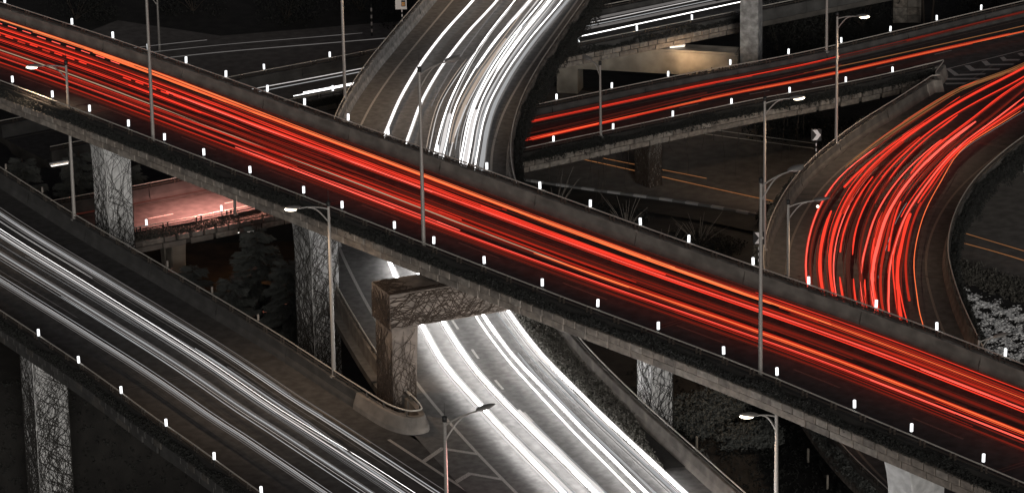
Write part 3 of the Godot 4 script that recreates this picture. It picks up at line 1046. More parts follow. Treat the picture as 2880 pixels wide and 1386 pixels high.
	part("cross_beam", done(st), M.concrete_beige, t)
	st = begin()
	box(st, e * 8.2 + n * 1.0 + Vector3(0, 4.46, 0), Vector3(8.0, 0.1, 0.95), b)
	part("coping", done(st), M.concrete_beige, t)
	st = begin()
	box(st, e * 1.1 + n * 1.2 + Vector3(0, 1.17, 0), Vector3(0.95, 1.17, 1.0), b)
	part("column", done(st), M.concrete_beige, t)
	st = begin()
	box(st, e * 17.4 + n * 1.1 + Vector3(0, 6.5, 0), Vector3(0.8, 6.5, 0.9), b)
	part("column", done(st), M.pier_grey, t)
	# the plastered pier in the top right corner
	t = thing("bridge_pier", "broad stone-faced pier at the top edge, behind the bare tree", "bridge pier", Vector3(37.2, 0, -354.5), "piers under the bridges")
	var blk := bevelled(Vector3(0.65, 0.36, 0.12), 0.03)
	for r in 16:
		for k in 2:
			part("stone_block", blk, [M.panel_a, M.panel_c, M.concrete][rng.randi() % 3], t, Vector3(-0.66 + 1.32 * k, 0.4 + 0.75 * r, 1.0))
	st = begin()
	box(st, Vector3(0, 6, 0), Vector3(1.3, 6, 0.95))
	part("shaft", done(st), M.concrete, t)

func build_trails(red: Road, ramp: Road, left: Road, right: Road, low: Road, back: Road, street: Road, far: Road) -> void:
	var a := [
		["trail_dark", 0.1, [10, 1.0, 60, 1.15, 96, 1.5, 138, 1.3, 162, 1.3]],
		["trail_amber", 0.075, [10, 1.45, 54, 1.45, 78, 2.05, 96, 2.3, 118, 2.3]],
		["trail_orange", 0.12, [48, 1.62, 78, 2.16, 96, 2.42, 120, 2.4]],
		["trail_mid", 0.1, [40, 1.25, 78, 1.9, 96, 2.12, 138, 1.85, 162, 1.8]],
		["trail_orange", 0.1, [112, 2.3, 138, 2.32, 162, 2.0]],
		["trail_red", 0.04, [118, 1.75, 138, 1.5, 162, 1.2]],
		["trail_red", 0.035, [118, 2.0, 138, 1.84, 162, 1.6]],
		["trail_mid", 0.12, [116, 2.1, 138, 2.05, 162, 1.9]],
		["trail_red", 0.17, [10, 2.6, 55, 2.65, 78, 3.15, 96, 3.4, 112, 3.4]],
		["trail_mid", 0.13, [100, 3.4, 120, 3.2, 138, 2.9, 162, 2.7]],
		["trail_mid", 0.12, [122, 2.75, 138, 2.6, 162, 2.45]],
		["trail_dim", 0.09, [10, 2.25, 78, 2.8, 96, 3.05]],
		["trail_red", 0.085, [10, 3.42, 55, 3.46, 78, 3.62, 96, 3.74, 118, 3.72]],
		["trail_hot", 0.1, [60, 3.62, 78, 3.85, 96, 3.96, 112, 3.85, 138, 3.44, 162, 3.2]],
		["trail_red", 0.06, [108, 4.15, 138, 3.78, 162, 3.5]],
		["trail_red", 0.13, [10, 4.55, 56, 4.62, 72, 4.85]],
		["trail_mid", 0.1, [70, 4.85, 82, 5.05]],
		["trail_dim", 0.1, [66, 4.85, 96, 5.25, 138, 4.95, 162, 4.7]],
		["trail_dim", 0.1, [110, 5.05, 138, 4.75, 162, 4.55]],
		["trail_mid", 0.09, [10, 5.5, 57, 5.62, 96, 5.82, 112, 5.7]],
		["trail_dim", 0.08, [30, 5.8, 96, 5.6, 130, 5.3]],
		["trail_mid", 0.05, [80, 6.2, 96, 6.22, 118, 6.0, 138, 5.7]],
		["trail_beige", 0.065, [38, 6.15, 57, 6.15, 78, 6.4, 96, 6.6, 112, 6.7]],
		["trail_red", 0.09, [10, 6.55, 58, 6.5, 80, 6.35, 96, 6.12]],
		["trail_dim", 0.12, [76, 6.9, 96, 6.98, 120, 6.75, 138, 6.4]],
		["trail_dim", 0.06, [86, 6.75, 110, 6.6, 138, 6.05]],
		["trail_dim", 0.08, [84, 5.5, 104, 5.45, 124, 5.35]],
		["trail_mid", 0.05, [88, 6.42, 112, 6.3, 130, 5.95]],
		["trail_hot", 0.085, [10, 7.25, 58, 7.2, 78, 7.35, 97.5, 7.42]],
		["trail_orange", 0.14, [104, 6.85, 118, 6.5, 138, 6.04, 162, 5.6]],
		["trail_mid", 0.1, [116, 6.3, 138, 5.88, 162, 5.45]],
		["trail_mid", 0.08, [10, 7.0, 60, 6.95, 80, 7.1]],
		["trail_hot", 0.09, [74, 7.7, 96, 7.84, 118, 7.25, 138, 6.72, 162, 6.2]],
		["trail_mid", 0.085, [10, 8.05, 60, 7.9, 80, 7.85]],
		["trail_dim", 0.1, [10, 8.5, 60, 8.3, 96, 8.3, 138, 7.5, 162, 7.1]],
		["trail_dim", 0.07, [80, 8.1, 96, 8.1, 138, 7.0, 162, 6.7]],
		["trail_dark", 0.06, [60, 7.6, 96, 7.2, 138, 6.35]]]
	for k in 9:
		var s := 36.0 + k * 1.85
		a.append(["trail_hot", 0.055, [s, 2.02, s + 1.05, 2.03]])
	for k in 14:
		var s := 37.0 + k * 1.55 + (4.0 if k > 8 else 0.0)
		a.append(["trail_red", 0.085, [s, 3.78, s + 0.9, 3.79]])
	for k in 26:
		var l := rng.randf_range(1.3, 8.2)
		var s := rng.randf_range(10, 90)
		var e := s + rng.randf_range(35, 70)
		a.append([["trail_dim", "trail_mid", "trail_dark", "trail_dim"][k % 4], rng.randf_range(0.018, 0.034), [s, l, (s + e) / 2.0, l + rng.randf_range(-0.1, 0.15), e, l - rng.randf_range(0.0, 0.5)]])
	trails(red, a, "the red flyover", "the far rail of the red flyover", "tail", 0.7)
	a = [
		["trail_white", 0.085, [4, 3.9, 28, 3.75, 40, 3.52, 58, 3.8, 67, 3.82, 99, 2.5, 106, 2.1]],
		["trail_white", 0.085, [4, 5.9, 28, 5.75, 40, 5.4, 58, 5.56, 68, 5.62, 99, 4.25, 106, 3.8]],
		["trail_warm", 0.035, [46, 6.95, 58, 6.88, 69, 7.12, 80, 7.0]],
		["trail_pale", 0.035, [40, 7.35, 58, 7.14, 70, 7.38, 84, 7.0]],
		["trail_white", 0.06, [4, 7.3, 28, 7.2, 40, 7.18, 58, 7.7, 71, 7.8, 90, 6.9]],
		["trail_pale", 0.04, [30, 7.4, 40, 7.4, 58, 8.0, 71, 8.2, 90, 7.4]],
		["trail_white", 0.12, [4, 8.6, 27, 8.5, 40, 8.16, 48.5, 8.22]],
		["trail_white", 0.05, [44, 8.1, 58, 8.3, 71, 8.5, 90, 7.6]],
		["trail_warm", 0.05, [32, 8.6, 40, 8.62, 58, 8.56, 70, 8.75]],
		["trail_warm", 0.11, [40, 8.9, 58, 8.92, 70, 9.0]],
		["trail_pale", 0.05, [4, 9.2, 28, 9.1, 40, 9.1, 58, 9.2, 71, 8.97, 90, 8.1]],
		["trail_white", 0.05, [4, 9.7, 28, 9.5, 40, 9.28, 58, 9.58, 72, 9.75, 90, 8.8]],
		["trail_white", 0.035, [36, 9.45, 58, 9.75, 72, 9.92, 90, 8.9]],
		["trail_white", 0.16, [4, 10.2, 27, 10.1, 40, 9.93, 49.5, 10.0]],
		["trail_white", 0.06, [46, 9.95, 58, 10.13, 73, 10.3, 90, 9.2]],
		["trail_pale", 0.05, [4, 10.6, 28, 10.5, 40, 10.36, 58, 10.45, 73, 10.6, 90, 9.5]],
		["trail_white", 0.05, [4, 11.2, 28, 11.1, 40, 10.78, 58, 10.8, 73, 10.88, 90, 9.8]],
		["trail_pale", 0.16, [62, 8.15, 71, 8.25, 90, 7.2]],
		["trail_pale", 0.18, [61, 10.05, 73, 10.12, 90, 9.0]],
		["trail_grey", 0.2, [4, 11.7, 28, 11.4, 40, 11.1, 58, 11.15, 74, 11.25, 90, 10.2], 0.45],
		["trail_grey", 0.14, [18, 11.0, 40, 10.6, 58, 10.62, 74, 10.7], 0.4],
		["trail_faint", 0.06, [30, 6.2, 44, 6.3, 60, 6.5]]]
	for k in 20:
		var l := rng.randf_range(7.4, 11.3)
		var s := rng.randf_range(4, 46)
		var e := s + rng.randf_range(26, 40)
		a.append([["trail_pale", "trail_grey", "trail_grey", "trail_faint"][k % 4], rng.randf_range(0.022, 0.045), [s, l + 0.1, (s + e) / 2.0, l - 0.12, e, l + 0.05], 0.5])
	trails(ramp, a, "the upper white ramp", "the left wall of the upper white ramp", "headlamp")
	a = [
		["trail_beam", 0.15, [95, 2.7, 106, 2.36, 111, 2.3, 118, 2.05, 126, 2.12, 142, 1.96, 158, 1.8]],
		["trail_pale", 0.06, [118, 1.72, 142, 1.6, 158, 1.45]],
		["trail_beam", 0.15, [95, 4.4, 106, 3.85, 110, 3.76, 120, 3.62, 134, 3.7, 158, 3.55]],
		["trail_pale", 0.16, [128, 3.98, 142, 3.98, 158, 3.95]],
		["trail_pale", 0.12, [130, 2.3, 142, 2.3, 158, 2.2]],
		["trail_white", 0.07, [100, 6.4, 110, 6.0, 118, 5.98, 126, 6.0, 143, 5.66, 158, 5.4]],
		["trail_beam", 0.12, [95, 7.2, 106, 6.6, 110, 6.46, 118, 6.42, 126, 6.54, 143, 6.26, 158, 6.1]],
		["trail_beam", 0.14, [95, 9.0, 106, 8.3, 110, 8.18, 118, 8.2, 126, 8.34, 143, 8.32, 158, 8.2]],
		["trail_pale", 0.05, [108, 7.75, 118, 7.76, 130, 7.95, 158, 7.75]],
		["trail_grey", 0.05, [106, 7.5, 116, 7.45, 128, 7.6]],
		["trail_grey", 0.16, [120, 7.9, 143, 7.85, 158, 7.7]],
		["trail_grey", 0.1, [118, 6.9, 143, 6.75, 158, 6.6]]]
	trails(ramp, a, "the lower white ramp", "the left line of the white-lit ramp", "headlamp")
	a = [
		["trail_faint", 0.05, [24, 2.85, 50, 2.8, 94, 2.86, 132, 2.75]],
		["trail_grey", 0.1, [20, 3.3, 52, 3.36, 94, 3.46, 106, 3.35, 132, 3.2]],
		["trail_pale", 0.035, [20, 3.45, 52, 3.44, 94, 3.6, 132, 3.36]],
		["trail_faint", 0.06, [20, 3.75, 52, 3.7, 80, 3.74]],
		["trail_pale", 0.03, [20, 4.1, 53, 4.1, 68, 4.1]],
		["trail_white", 0.025, [20, 4.75, 55, 4.76, 97, 4.95, 108, 4.57, 132, 4.3]],
		["trail_pale", 0.05, [20, 4.95, 55, 4.95, 97, 5.1, 108, 4.75, 132, 4.5]],
		["trail_pale", 0.1, [20, 5.2, 56, 5.22, 98, 5.28, 109, 5.12, 132, 4.9]],
		["trail_grey", 0.12, [84, 4.62, 97, 4.6, 110, 4.95, 132, 4.75]],
		["trail_faint", 0.03, [60, 5.55, 99, 5.8, 118, 5.7]],
		["trail_grey", 0.13, [20, 6.9, 60, 6.95, 80, 6.9, 101, 6.7, 132, 6.2]],
		["trail_pale", 0.025, [20, 7.24, 60, 7.26, 101, 7.0, 132, 6.5]],
		["trail_grey", 0.07, [70, 7.35, 102, 7.25, 132, 6.8]],
		["trail_grey", 0.04, [20, 8.86, 64, 8.86, 105, 8.5, 132, 8.2]],
		["trail_pale", 0.03, [20, 9.1, 64, 9.1, 105, 8.72, 132, 8.4]],
		["trail_grey", 0.12, [20, 9.28, 64, 9.28, 105, 8.86, 132, 8.5]],
		["trail_faint", 0.1, [20, 9.5, 64, 9.5, 105, 9.05, 132, 8.7]]]
	for k in 16:
		var l: float = [2.9, 3.5, 4.0, 5.0, 5.5, 6.0, 6.9, 7.3, 8.8, 9.3][k % 10] + rng.randf_range(-0.25, 0.25)
		var s := rng.randf_range(20, 70)
		a.append([["trail_faint", "trail_grey"][k % 2], rng.randf_range(0.016, 0.028), [s, l, s + 30.0, l - 0.05, s + rng.randf_range(45, 62), l - 0.25]])
	trails(left, a, "the elevated road", "the right rail of the lower-left road", "headlamp", 0.48)
	a = [
		["trail_red", 0.03, [14, 4.6, 26, 4.5, 34, 2.32, 50, 2.25, 58, 2.3]],
		["trail_hot", 0.075, [52, 2.85, 62, 2.62, 78, 2.9, 86, 2.84, 100, 2.7, 118, 2.8]],
		["trail_dim", 0.1, [34, 2.5, 55, 2.95, 62, 3.05, 78, 3.2, 86, 3.14, 100, 3.0]],
		["trail_ochre", 0.12, [14, 5.0, 25, 4.7, 34.6, 2.56, 50, 2.4, 58, 2.35]],
		["trail_ochre", 0.04, [14, 5.2, 25, 4.9, 34, 2.9, 50, 2.7]],
		["trail_red", 0.19, [69.5, 3.75, 78, 3.9, 86, 3.84, 100, 3.7, 118, 3.9]],
		["trail_red", 0.16, [44, 3.75, 56, 3.7, 63, 3.55]],
		["trail_red", 0.06, [36, 3.4, 50, 3.6, 56, 3.75, 62, 3.95, 78, 4.35, 81, 4.36]],
		["trail_red", 0.18, [4, 6.2, 25, 5.1, 38, 3.95, 50, 4.1, 62, 4.35, 78, 4.6, 90, 4.5, 100, 4.4]],
		["trail_hot", 0.07, [54, 4.45, 62, 4.7, 78, 4.92, 89, 4.7, 100, 4.5]],
		["trail_mid", 0.12, [50, 4.4, 62, 4.62, 70, 4.75]],
		["trail_red", 0.1, [60, 5.05, 70, 5.25, 79.5, 5.32]],
		["trail_red", 0.12, [85.5, 5.2, 90, 5.12, 100, 4.9, 118, 4.9]],
		["trail_mid", 0.11, [48, 5.0, 58, 5.3, 69, 5.75]],
		["trail_amber", 0.05, [66, 5.6, 71, 5.85]],
		["trail_red", 0.1, [4, 7.0, 28, 6.0, 40.6, 4.98, 52, 5.4, 61, 5.79, 78, 6.2, 80, 6.22]],
		["trail_red", 0.11, [41, 5.3, 52, 5.9, 61, 6.45, 72, 6.7]],
		["trail_dim", 0.12, [60, 6.4, 72, 6.7, 84, 6.72, 92, 6.5, 118, 6.3]],
		["trail_red", 0.1, [86, 6.15, 90, 5.98, 100, 5.7, 118, 5.7]],
		["trail_hot", 0.085, [48, 6.85, 60.5, 7.1, 70, 7.15, 78, 7.12, 91, 6.4, 104, 6.2]],
		["trail_red", 0.13, [86, 6.95, 91.5, 6.6, 104, 6.4, 118, 6.4]],
		["trail_red", 0.17, [4, 8.2, 31, 6.42, 44.8, 6.92, 52, 7.2, 58, 7.55]],
		["trail_hot", 0.2, [42, 7.3, 52, 7.7, 60, 7.95, 70, 7.98, 78, 7.95, 91, 7.2, 104, 7.0]],
		["trail_red", 0.15, [69, 7.55, 78, 7.65, 91, 7.35, 100, 7.1, 118, 7.0]],
		["trail_mid", 0.1, [60, 7.5, 69, 7.7, 78, 7.75]],
		["trail_mid", 0.15, [68, 8.35, 78, 8.5, 92, 7.7, 104, 7.4]],
		["trail_red", 0.1, [66, 8.45, 74, 8.75, 79, 8.8]],
		["trail_mid", 0.06, [34, 7.58, 47, 8.02, 60, 8.5, 66, 8.6]],
		["trail_dim", 0.14, [28, 7.2, 46, 8.2, 60, 8.75]],
		["trail_grey", 0.018, [66, 8.9, 78, 8.6, 86, 7.9, 96, 7.7]],
		["trail_hot", 0.1, [34, 8.21, 48.7, 8.76, 60, 9.4, 70, 9.35, 78, 9.2, 88, 8.5, 94, 8.0, 104, 7.8]],
		["trail_red", 0.07, [50, 8.7, 60, 9.1, 70, 9.05]],
		["trail_red", 0.13, [4, 10.4, 36, 8.91, 49, 9.0, 60, 9.7, 66, 9.75]],
		["trail_mid", 0.08, [36, 9.05, 49.5, 9.12, 60, 9.95, 70, 10.0]],
		["trail_red", 0.2, [69, 9.6, 78, 9.65, 90, 9.0, 96, 8.6]],
		["trail_red", 0.08, [78, 9.25, 88, 8.9, 97, 8.5, 118, 8.4]],
		["trail_red", 0.07, [80, 9.45, 90, 9.2, 97, 9.0, 118, 8.9]],
		["trail_mid", 0.14, [66, 10.0, 78, 10.12, 91, 9.68]],
		["trail_orange", 0.05, [37.8, 9.43, 49.4, 9.25, 59.5, 10.3, 70, 10.66, 78, 10.7, 88, 10.4, 97, 9.98, 118, 9.8]],
		["trail_grey", 0.014, [20, 10.8, 38.3, 9.62, 49.7, 9.3, 54, 9.5]],
		["trail_dark", 0.2, [60, 5.6, 78, 5.9, 92, 5.6]]]
	trails(right, a, "the red ramp", "the left wall of the red ramp", "tail", 0.74)
	a = [
		["trail_red", 0.12, [40.5, 0.9, 57, 1.46, 73, 1.66, 84, 1.6]],
		["trail_dim", 0.06, [16, 0.6, 32, 0.8, 41, 0.86]],
		["trail_dark", 0.08, [16, 1.1, 33, 1.36, 50, 1.6]],
		["trail_dim", 0.09, [16, 1.0, 24, 0.9, 33, 1.1]],
		["trail_ochre", 0.06, [14, 4.0, 22, 4.14, 35, 3.65, 46, 3.2]],
		["trail_dim", 0.06, [42, 3.0, 59, 4.3, 75, 5.3, 84, 5.3]],
		["trail_orange", 0.1, [14, 5.7, 23.4, 5.49, 36, 4.9, 44.5, 4.8, 60, 5.22, 75, 5.9]],
		["trail_red", 0.05, [60, 5.24, 75.4, 5.92, 84, 6.0]],
		["trail_red", 0.045, [58, 5.0, 75, 5.45, 84, 5.5]],
		["trail_dark", 0.12, [56, 3.6, 76, 4.6]],
		["trail_dark", 0.1, [44, 0.5, 76, 1.0]],
		["trail_dark", 0.07, [96, 1.35, 106, 1.2, 116, 1.3], 0.4]]
	trails(low, a, "the lower bridge", "the far rail of the lower bridge", "tail", 0.75)
	a = [
		["trail_pale", 0.045, [20, 1.3, 29.5, 1.56, 41.7, 2.02, 54, 2.1, 67, 2.3, 76, 2.2]],
		["trail_grey", 0.05, [20, 2.2, 28.4, 2.47, 42.5, 2.9, 54, 3.0, 67, 3.2, 76, 3.25]],
		["trail_faint", 0.08, [20, 3.0, 43, 3.5, 50, 3.6]],
		["trail_faint", 0.1, [20, 0.6, 43, 1.1, 50, 1.2]],
		["trail_white", 0.055, [20, 4.3, 28.1, 4.51, 45.7, 5.27]],
		["trail_white", 0.06, [64, 5.72, 72.9, 5.64]],
		["trail_white", 0.035, [64, 6.0, 74.1, 5.98]]]
	trails(back, a, "the back bridge", "the far rail of the back bridge", "headlamp")
	trails(far, [["trail_faint", 0.05, [20, 0.0, 60, 0.2, 74, 0.2]], ["trail_faint", 0.035, [26, 2.2, 60, 2.4]], ["trail_faint", 0.04, [30, 4.6, 46, 4.6]]], "the distant road", "the near side of the dark distant road", "headlamp")
	a = [
		["trail_ochre", 0.045, [40, 7.5, 62.0, 5.2, 80, 1.9, 100, 3.6, 112, 3.4]],
		["trail_ochre", 0.035, [64, 6.2, 74, 4.6]],
		["trail_ochre", 0.04, [94, 5.6, 100, 5.5, 114, 5.3]]]
	trails(street, a, "the ground road", "the striped kerb of the ground road", "tail")

func build_lamps(red: Road, ramp: Road, left: Road, right: Road, low: Road) -> void:
	street_lamp(red.at(69.5, 11.12, 0.0), 12.75, across(red, 69.5, -1.0), 2.0, false, 0, "tall pole at the left, on the red flyover, cut off by the top edge")
	street_lamp(red.at(98.7, 11.12, 0.0), 11.75, across(red, 98.7, -1.0), 2.0, false, 0, "unlit street lamp in the middle, on the near rail of the red flyover")
	street_lamp(red.at(128.8, 11.12, 0.0), 11.85, across(red, 129.6, -1.0), 2.0, false, 0, "unlit street lamp at the right, on the near rail of the red flyover")
	street_lamp(left.at(56.4, -0.2, 0.95), 11.1, across(left, 56.4, 1.0), 1.9, true, 32, "lit street lamp at the left, its head in front of the red trails")
	street_lamp(left.at(93.9, -0.2, 0.95), 11.0, across(left, 93.9, 1.0), 1.9, true, 60, "lit street lamp just left of the portal frame")
	street_lamp(left.at(131.8, 12.5, 0.95), 11.9, across(left, 131.8, -1.0), 1.9, true, 300, "street lamp at the bottom edge with its dark head over the white-lit ramp", false, Color(1.0, 0.7, 0.66))
	street_lamp(ramp.at(150.8, 11.0, 0.95), 6.6, across(ramp, 150.8, -1.0), 1.15, true, 24, "lit street lamp at the bottom edge, right of the white-lit ramp")
	street_lamp(ramp.at(59.7, -0.15, 0.95), 12.0, across(ramp, 59.7, 1.0), 2.0, true, 60, "tall lamp pole on the upper white ramp, cut off by the top edge")
	street_lamp(ramp.at(26.0, -0.15, 0.95), 12.0, across(ramp, 26.0, 1.0), 2.0, true, 45, "lamp on the left wall of the upper white ramp, above the top edge")
	street_lamp(low.at(70.6, 9.25, 0.95), 5.9, across(low, 70.6, -1.0), 1.3, false, 0, "short unlit lamp on the near rail of the lower bridge, right of the white ramp", true, Color.WHITE, 0.9)
	street_lamp(low.at(103.7, 9.25, 0.95), 5.9, across(low, 103.7, -1.0), 1.3, true, 520, "lamp pole on the lower bridge at the left, its head hidden behind the red flyover", true, Color(1.0, 0.66, 0.6), 1.0, 60.0)
	street_lamp(low.at(41.0, -0.2, 0.95), 9.5, across(low, 41.0, 1.0), 1.5, false, 0, "lamp pole on the far rail of the lower bridge, cut off by the top edge")
	street_lamp(right.at(53.0, -0.15, 0.95), 10.3, across(right, 53.0, 1.0), 1.6, true, 80, "brightly lit street lamp at the upper right, on the left wall of the red ramp")
	street_lamp(right.at(80.0, -0.15, 0.95), 11.2, across(right, 80.0, 1.0), 1.8, true, 70, "lit street lamp rising directly behind the unlit one at the right")
	street_lamp(right.at(103.4, -0.15, 0.95), 11.0, across(right, 103.4, 1.0), 1.7, true, 60, "street lamp just behind the red flyover, left of the red ramp's trails", false)
	street_lamp(Vector3(31.2, 0, -247.3), 7.1, Vector2(0.97, -0.25), 1.1, true, 30, "low lamp head peeping over the far rail of the red flyover at the right", false)
	street_lamp(Vector3(-32.1, 0, -348.1), 5.4, Vector2(-1, -0.1), 1.6, false, 0, "distant lamp in the dark behind the red flyover, upper left")
	var gl := thing("lamp_tip", "small bright lamp tip at the foot of the red trails", "street lamp", Vector3(20.25, 16.9, -246.6))
	var sp := SphereMesh.new()
	sp.radius = 0.09
	sp.height = 0.18
	sp.radial_segments = 12
	sp.rings = 6
	part("lamp_bulb", sp, M.lamp_small, gl)
	# strip lamps fixed below the bridges
	for e in [[Vector3(14.7, 4.75, -329.9), 0.26, 4.5, "white strip lamp on the pale portal beam below the back bridge"], [Vector3(-20.4, 3.4, -284.6), 0.3, 2.5, "white strip lamp below the left end of the lower bridge"], [Vector3(-33.4, 11.2, -277.5), 0.5, 1.2, "thin strip lamp beside the top of the left vine-wrapped pier"]]:
		var t := thing("strip_lamp", e[3], "strip lamp", e[0])
		t.rotation.y = e[1]
		var st := begin()
		box(st, Vector3(0, 0.08, 0), Vector3(0.72, 0.06, 0.16))
		part("housing", done(st), M.sign_white, t)
		st = begin()
		box(st, Vector3(0, -0.03, 0.02), Vector3(0.66, 0.045, 0.1))
		part("lamp_tube", done(st), M.tube_glow, t)
		var ol := OmniLight3D.new()
		ol.name = "lamp_light"
		ol.position = Vector3(0, -0.6, 2.6)
		ol.light_energy = e[2]
		ol.light_color = Color(1.0, 0.82, 0.62)
		ol.light_size = 0.3
		ol.omni_range = 60.0
		ol.omni_attenuation = 2.0
		ol.shadow_enabled = true
		t.add_child(ol)

func build_guides(red: Road, ramp: Road, left: Road, right: Road, low: Road, back: Road) -> void:
	guides(red, [34.3, 42.9, 48, 52.4, 57, 61.8, 66.7, 71, 75.9, 80.3, 85.5, 90.6, 96, 100.9, 105.7, 110.1, 115.8, 120.5, 126, 131, 136.5], 0.0, "the far rail of the red flyover", "from the left", -1.0)
	guides(red, [52.8, 57.9, 62.5, 67.2, 71.4, 75.9, 81, 86.8, 90.9, 96.3, 100.2, 105.1, 110.4, 115.2, 120.4, 126.1, 130.8, 137.3, 141.8, 147.3], 11.35, "the near rail of the red flyover", "from the left", 1.0)
	guides(left, [78.1, 84.2, 90.9, 96.9, 103.6, 109.8], 12.55, "the near rail of the elevated road", "from the left", 1.0)
	guides(low, [41.8, 46.2, 51.3, 57.7, 63.7, 69.5, 75.2, 104.8, 110.5], 9.2, "the near rail of the lower bridge", "from the right", 1.0)
	guides(low, [22.9, 28.2, 33.7, 39.3, 45.1, 51, 57.2, 62.9, 68.4, 103.7], -0.1, "the far rail of the lower bridge", "from the right", -1.0)
	guides(back, [35.4, 41.3, 47.4, 71.8], 8.6, "the near rail of the back bridge", "from the right", 1.0)
	guides(back, [66.9, 73.3], -0.1, "the far rail of the back bridge", "from the right", -1.0)
	# unlit ones along the elevated road
	var c := CylinderMesh.new()
	c.top_radius = 0.075
	c.bottom_radius = 0.075
	c.height = 0.42
	c.radial_segments = 10
	c.rings = 1
	var list := [44.5, 51.0, 70.6, 77.0, 83.4]
	for k in list.size():
		var t := thing("marker_tube", "unlit grey marker tube, %s from the left on the elevated road" % ordinal(k), "marker post", left.at(list[k], -0.2, 0.98), "unlit marker tubes")
		var stem := CylinderMesh.new()
		stem.top_radius = 0.03
		stem.bottom_radius = 0.03
		stem.height = 0.46
		stem.radial_segments = 8
		part("stem", stem, M.black, t, Vector3(0, 0.23, 0))
		part("tube", c, M.concrete, t, Vector3(0, 0.67, 0))

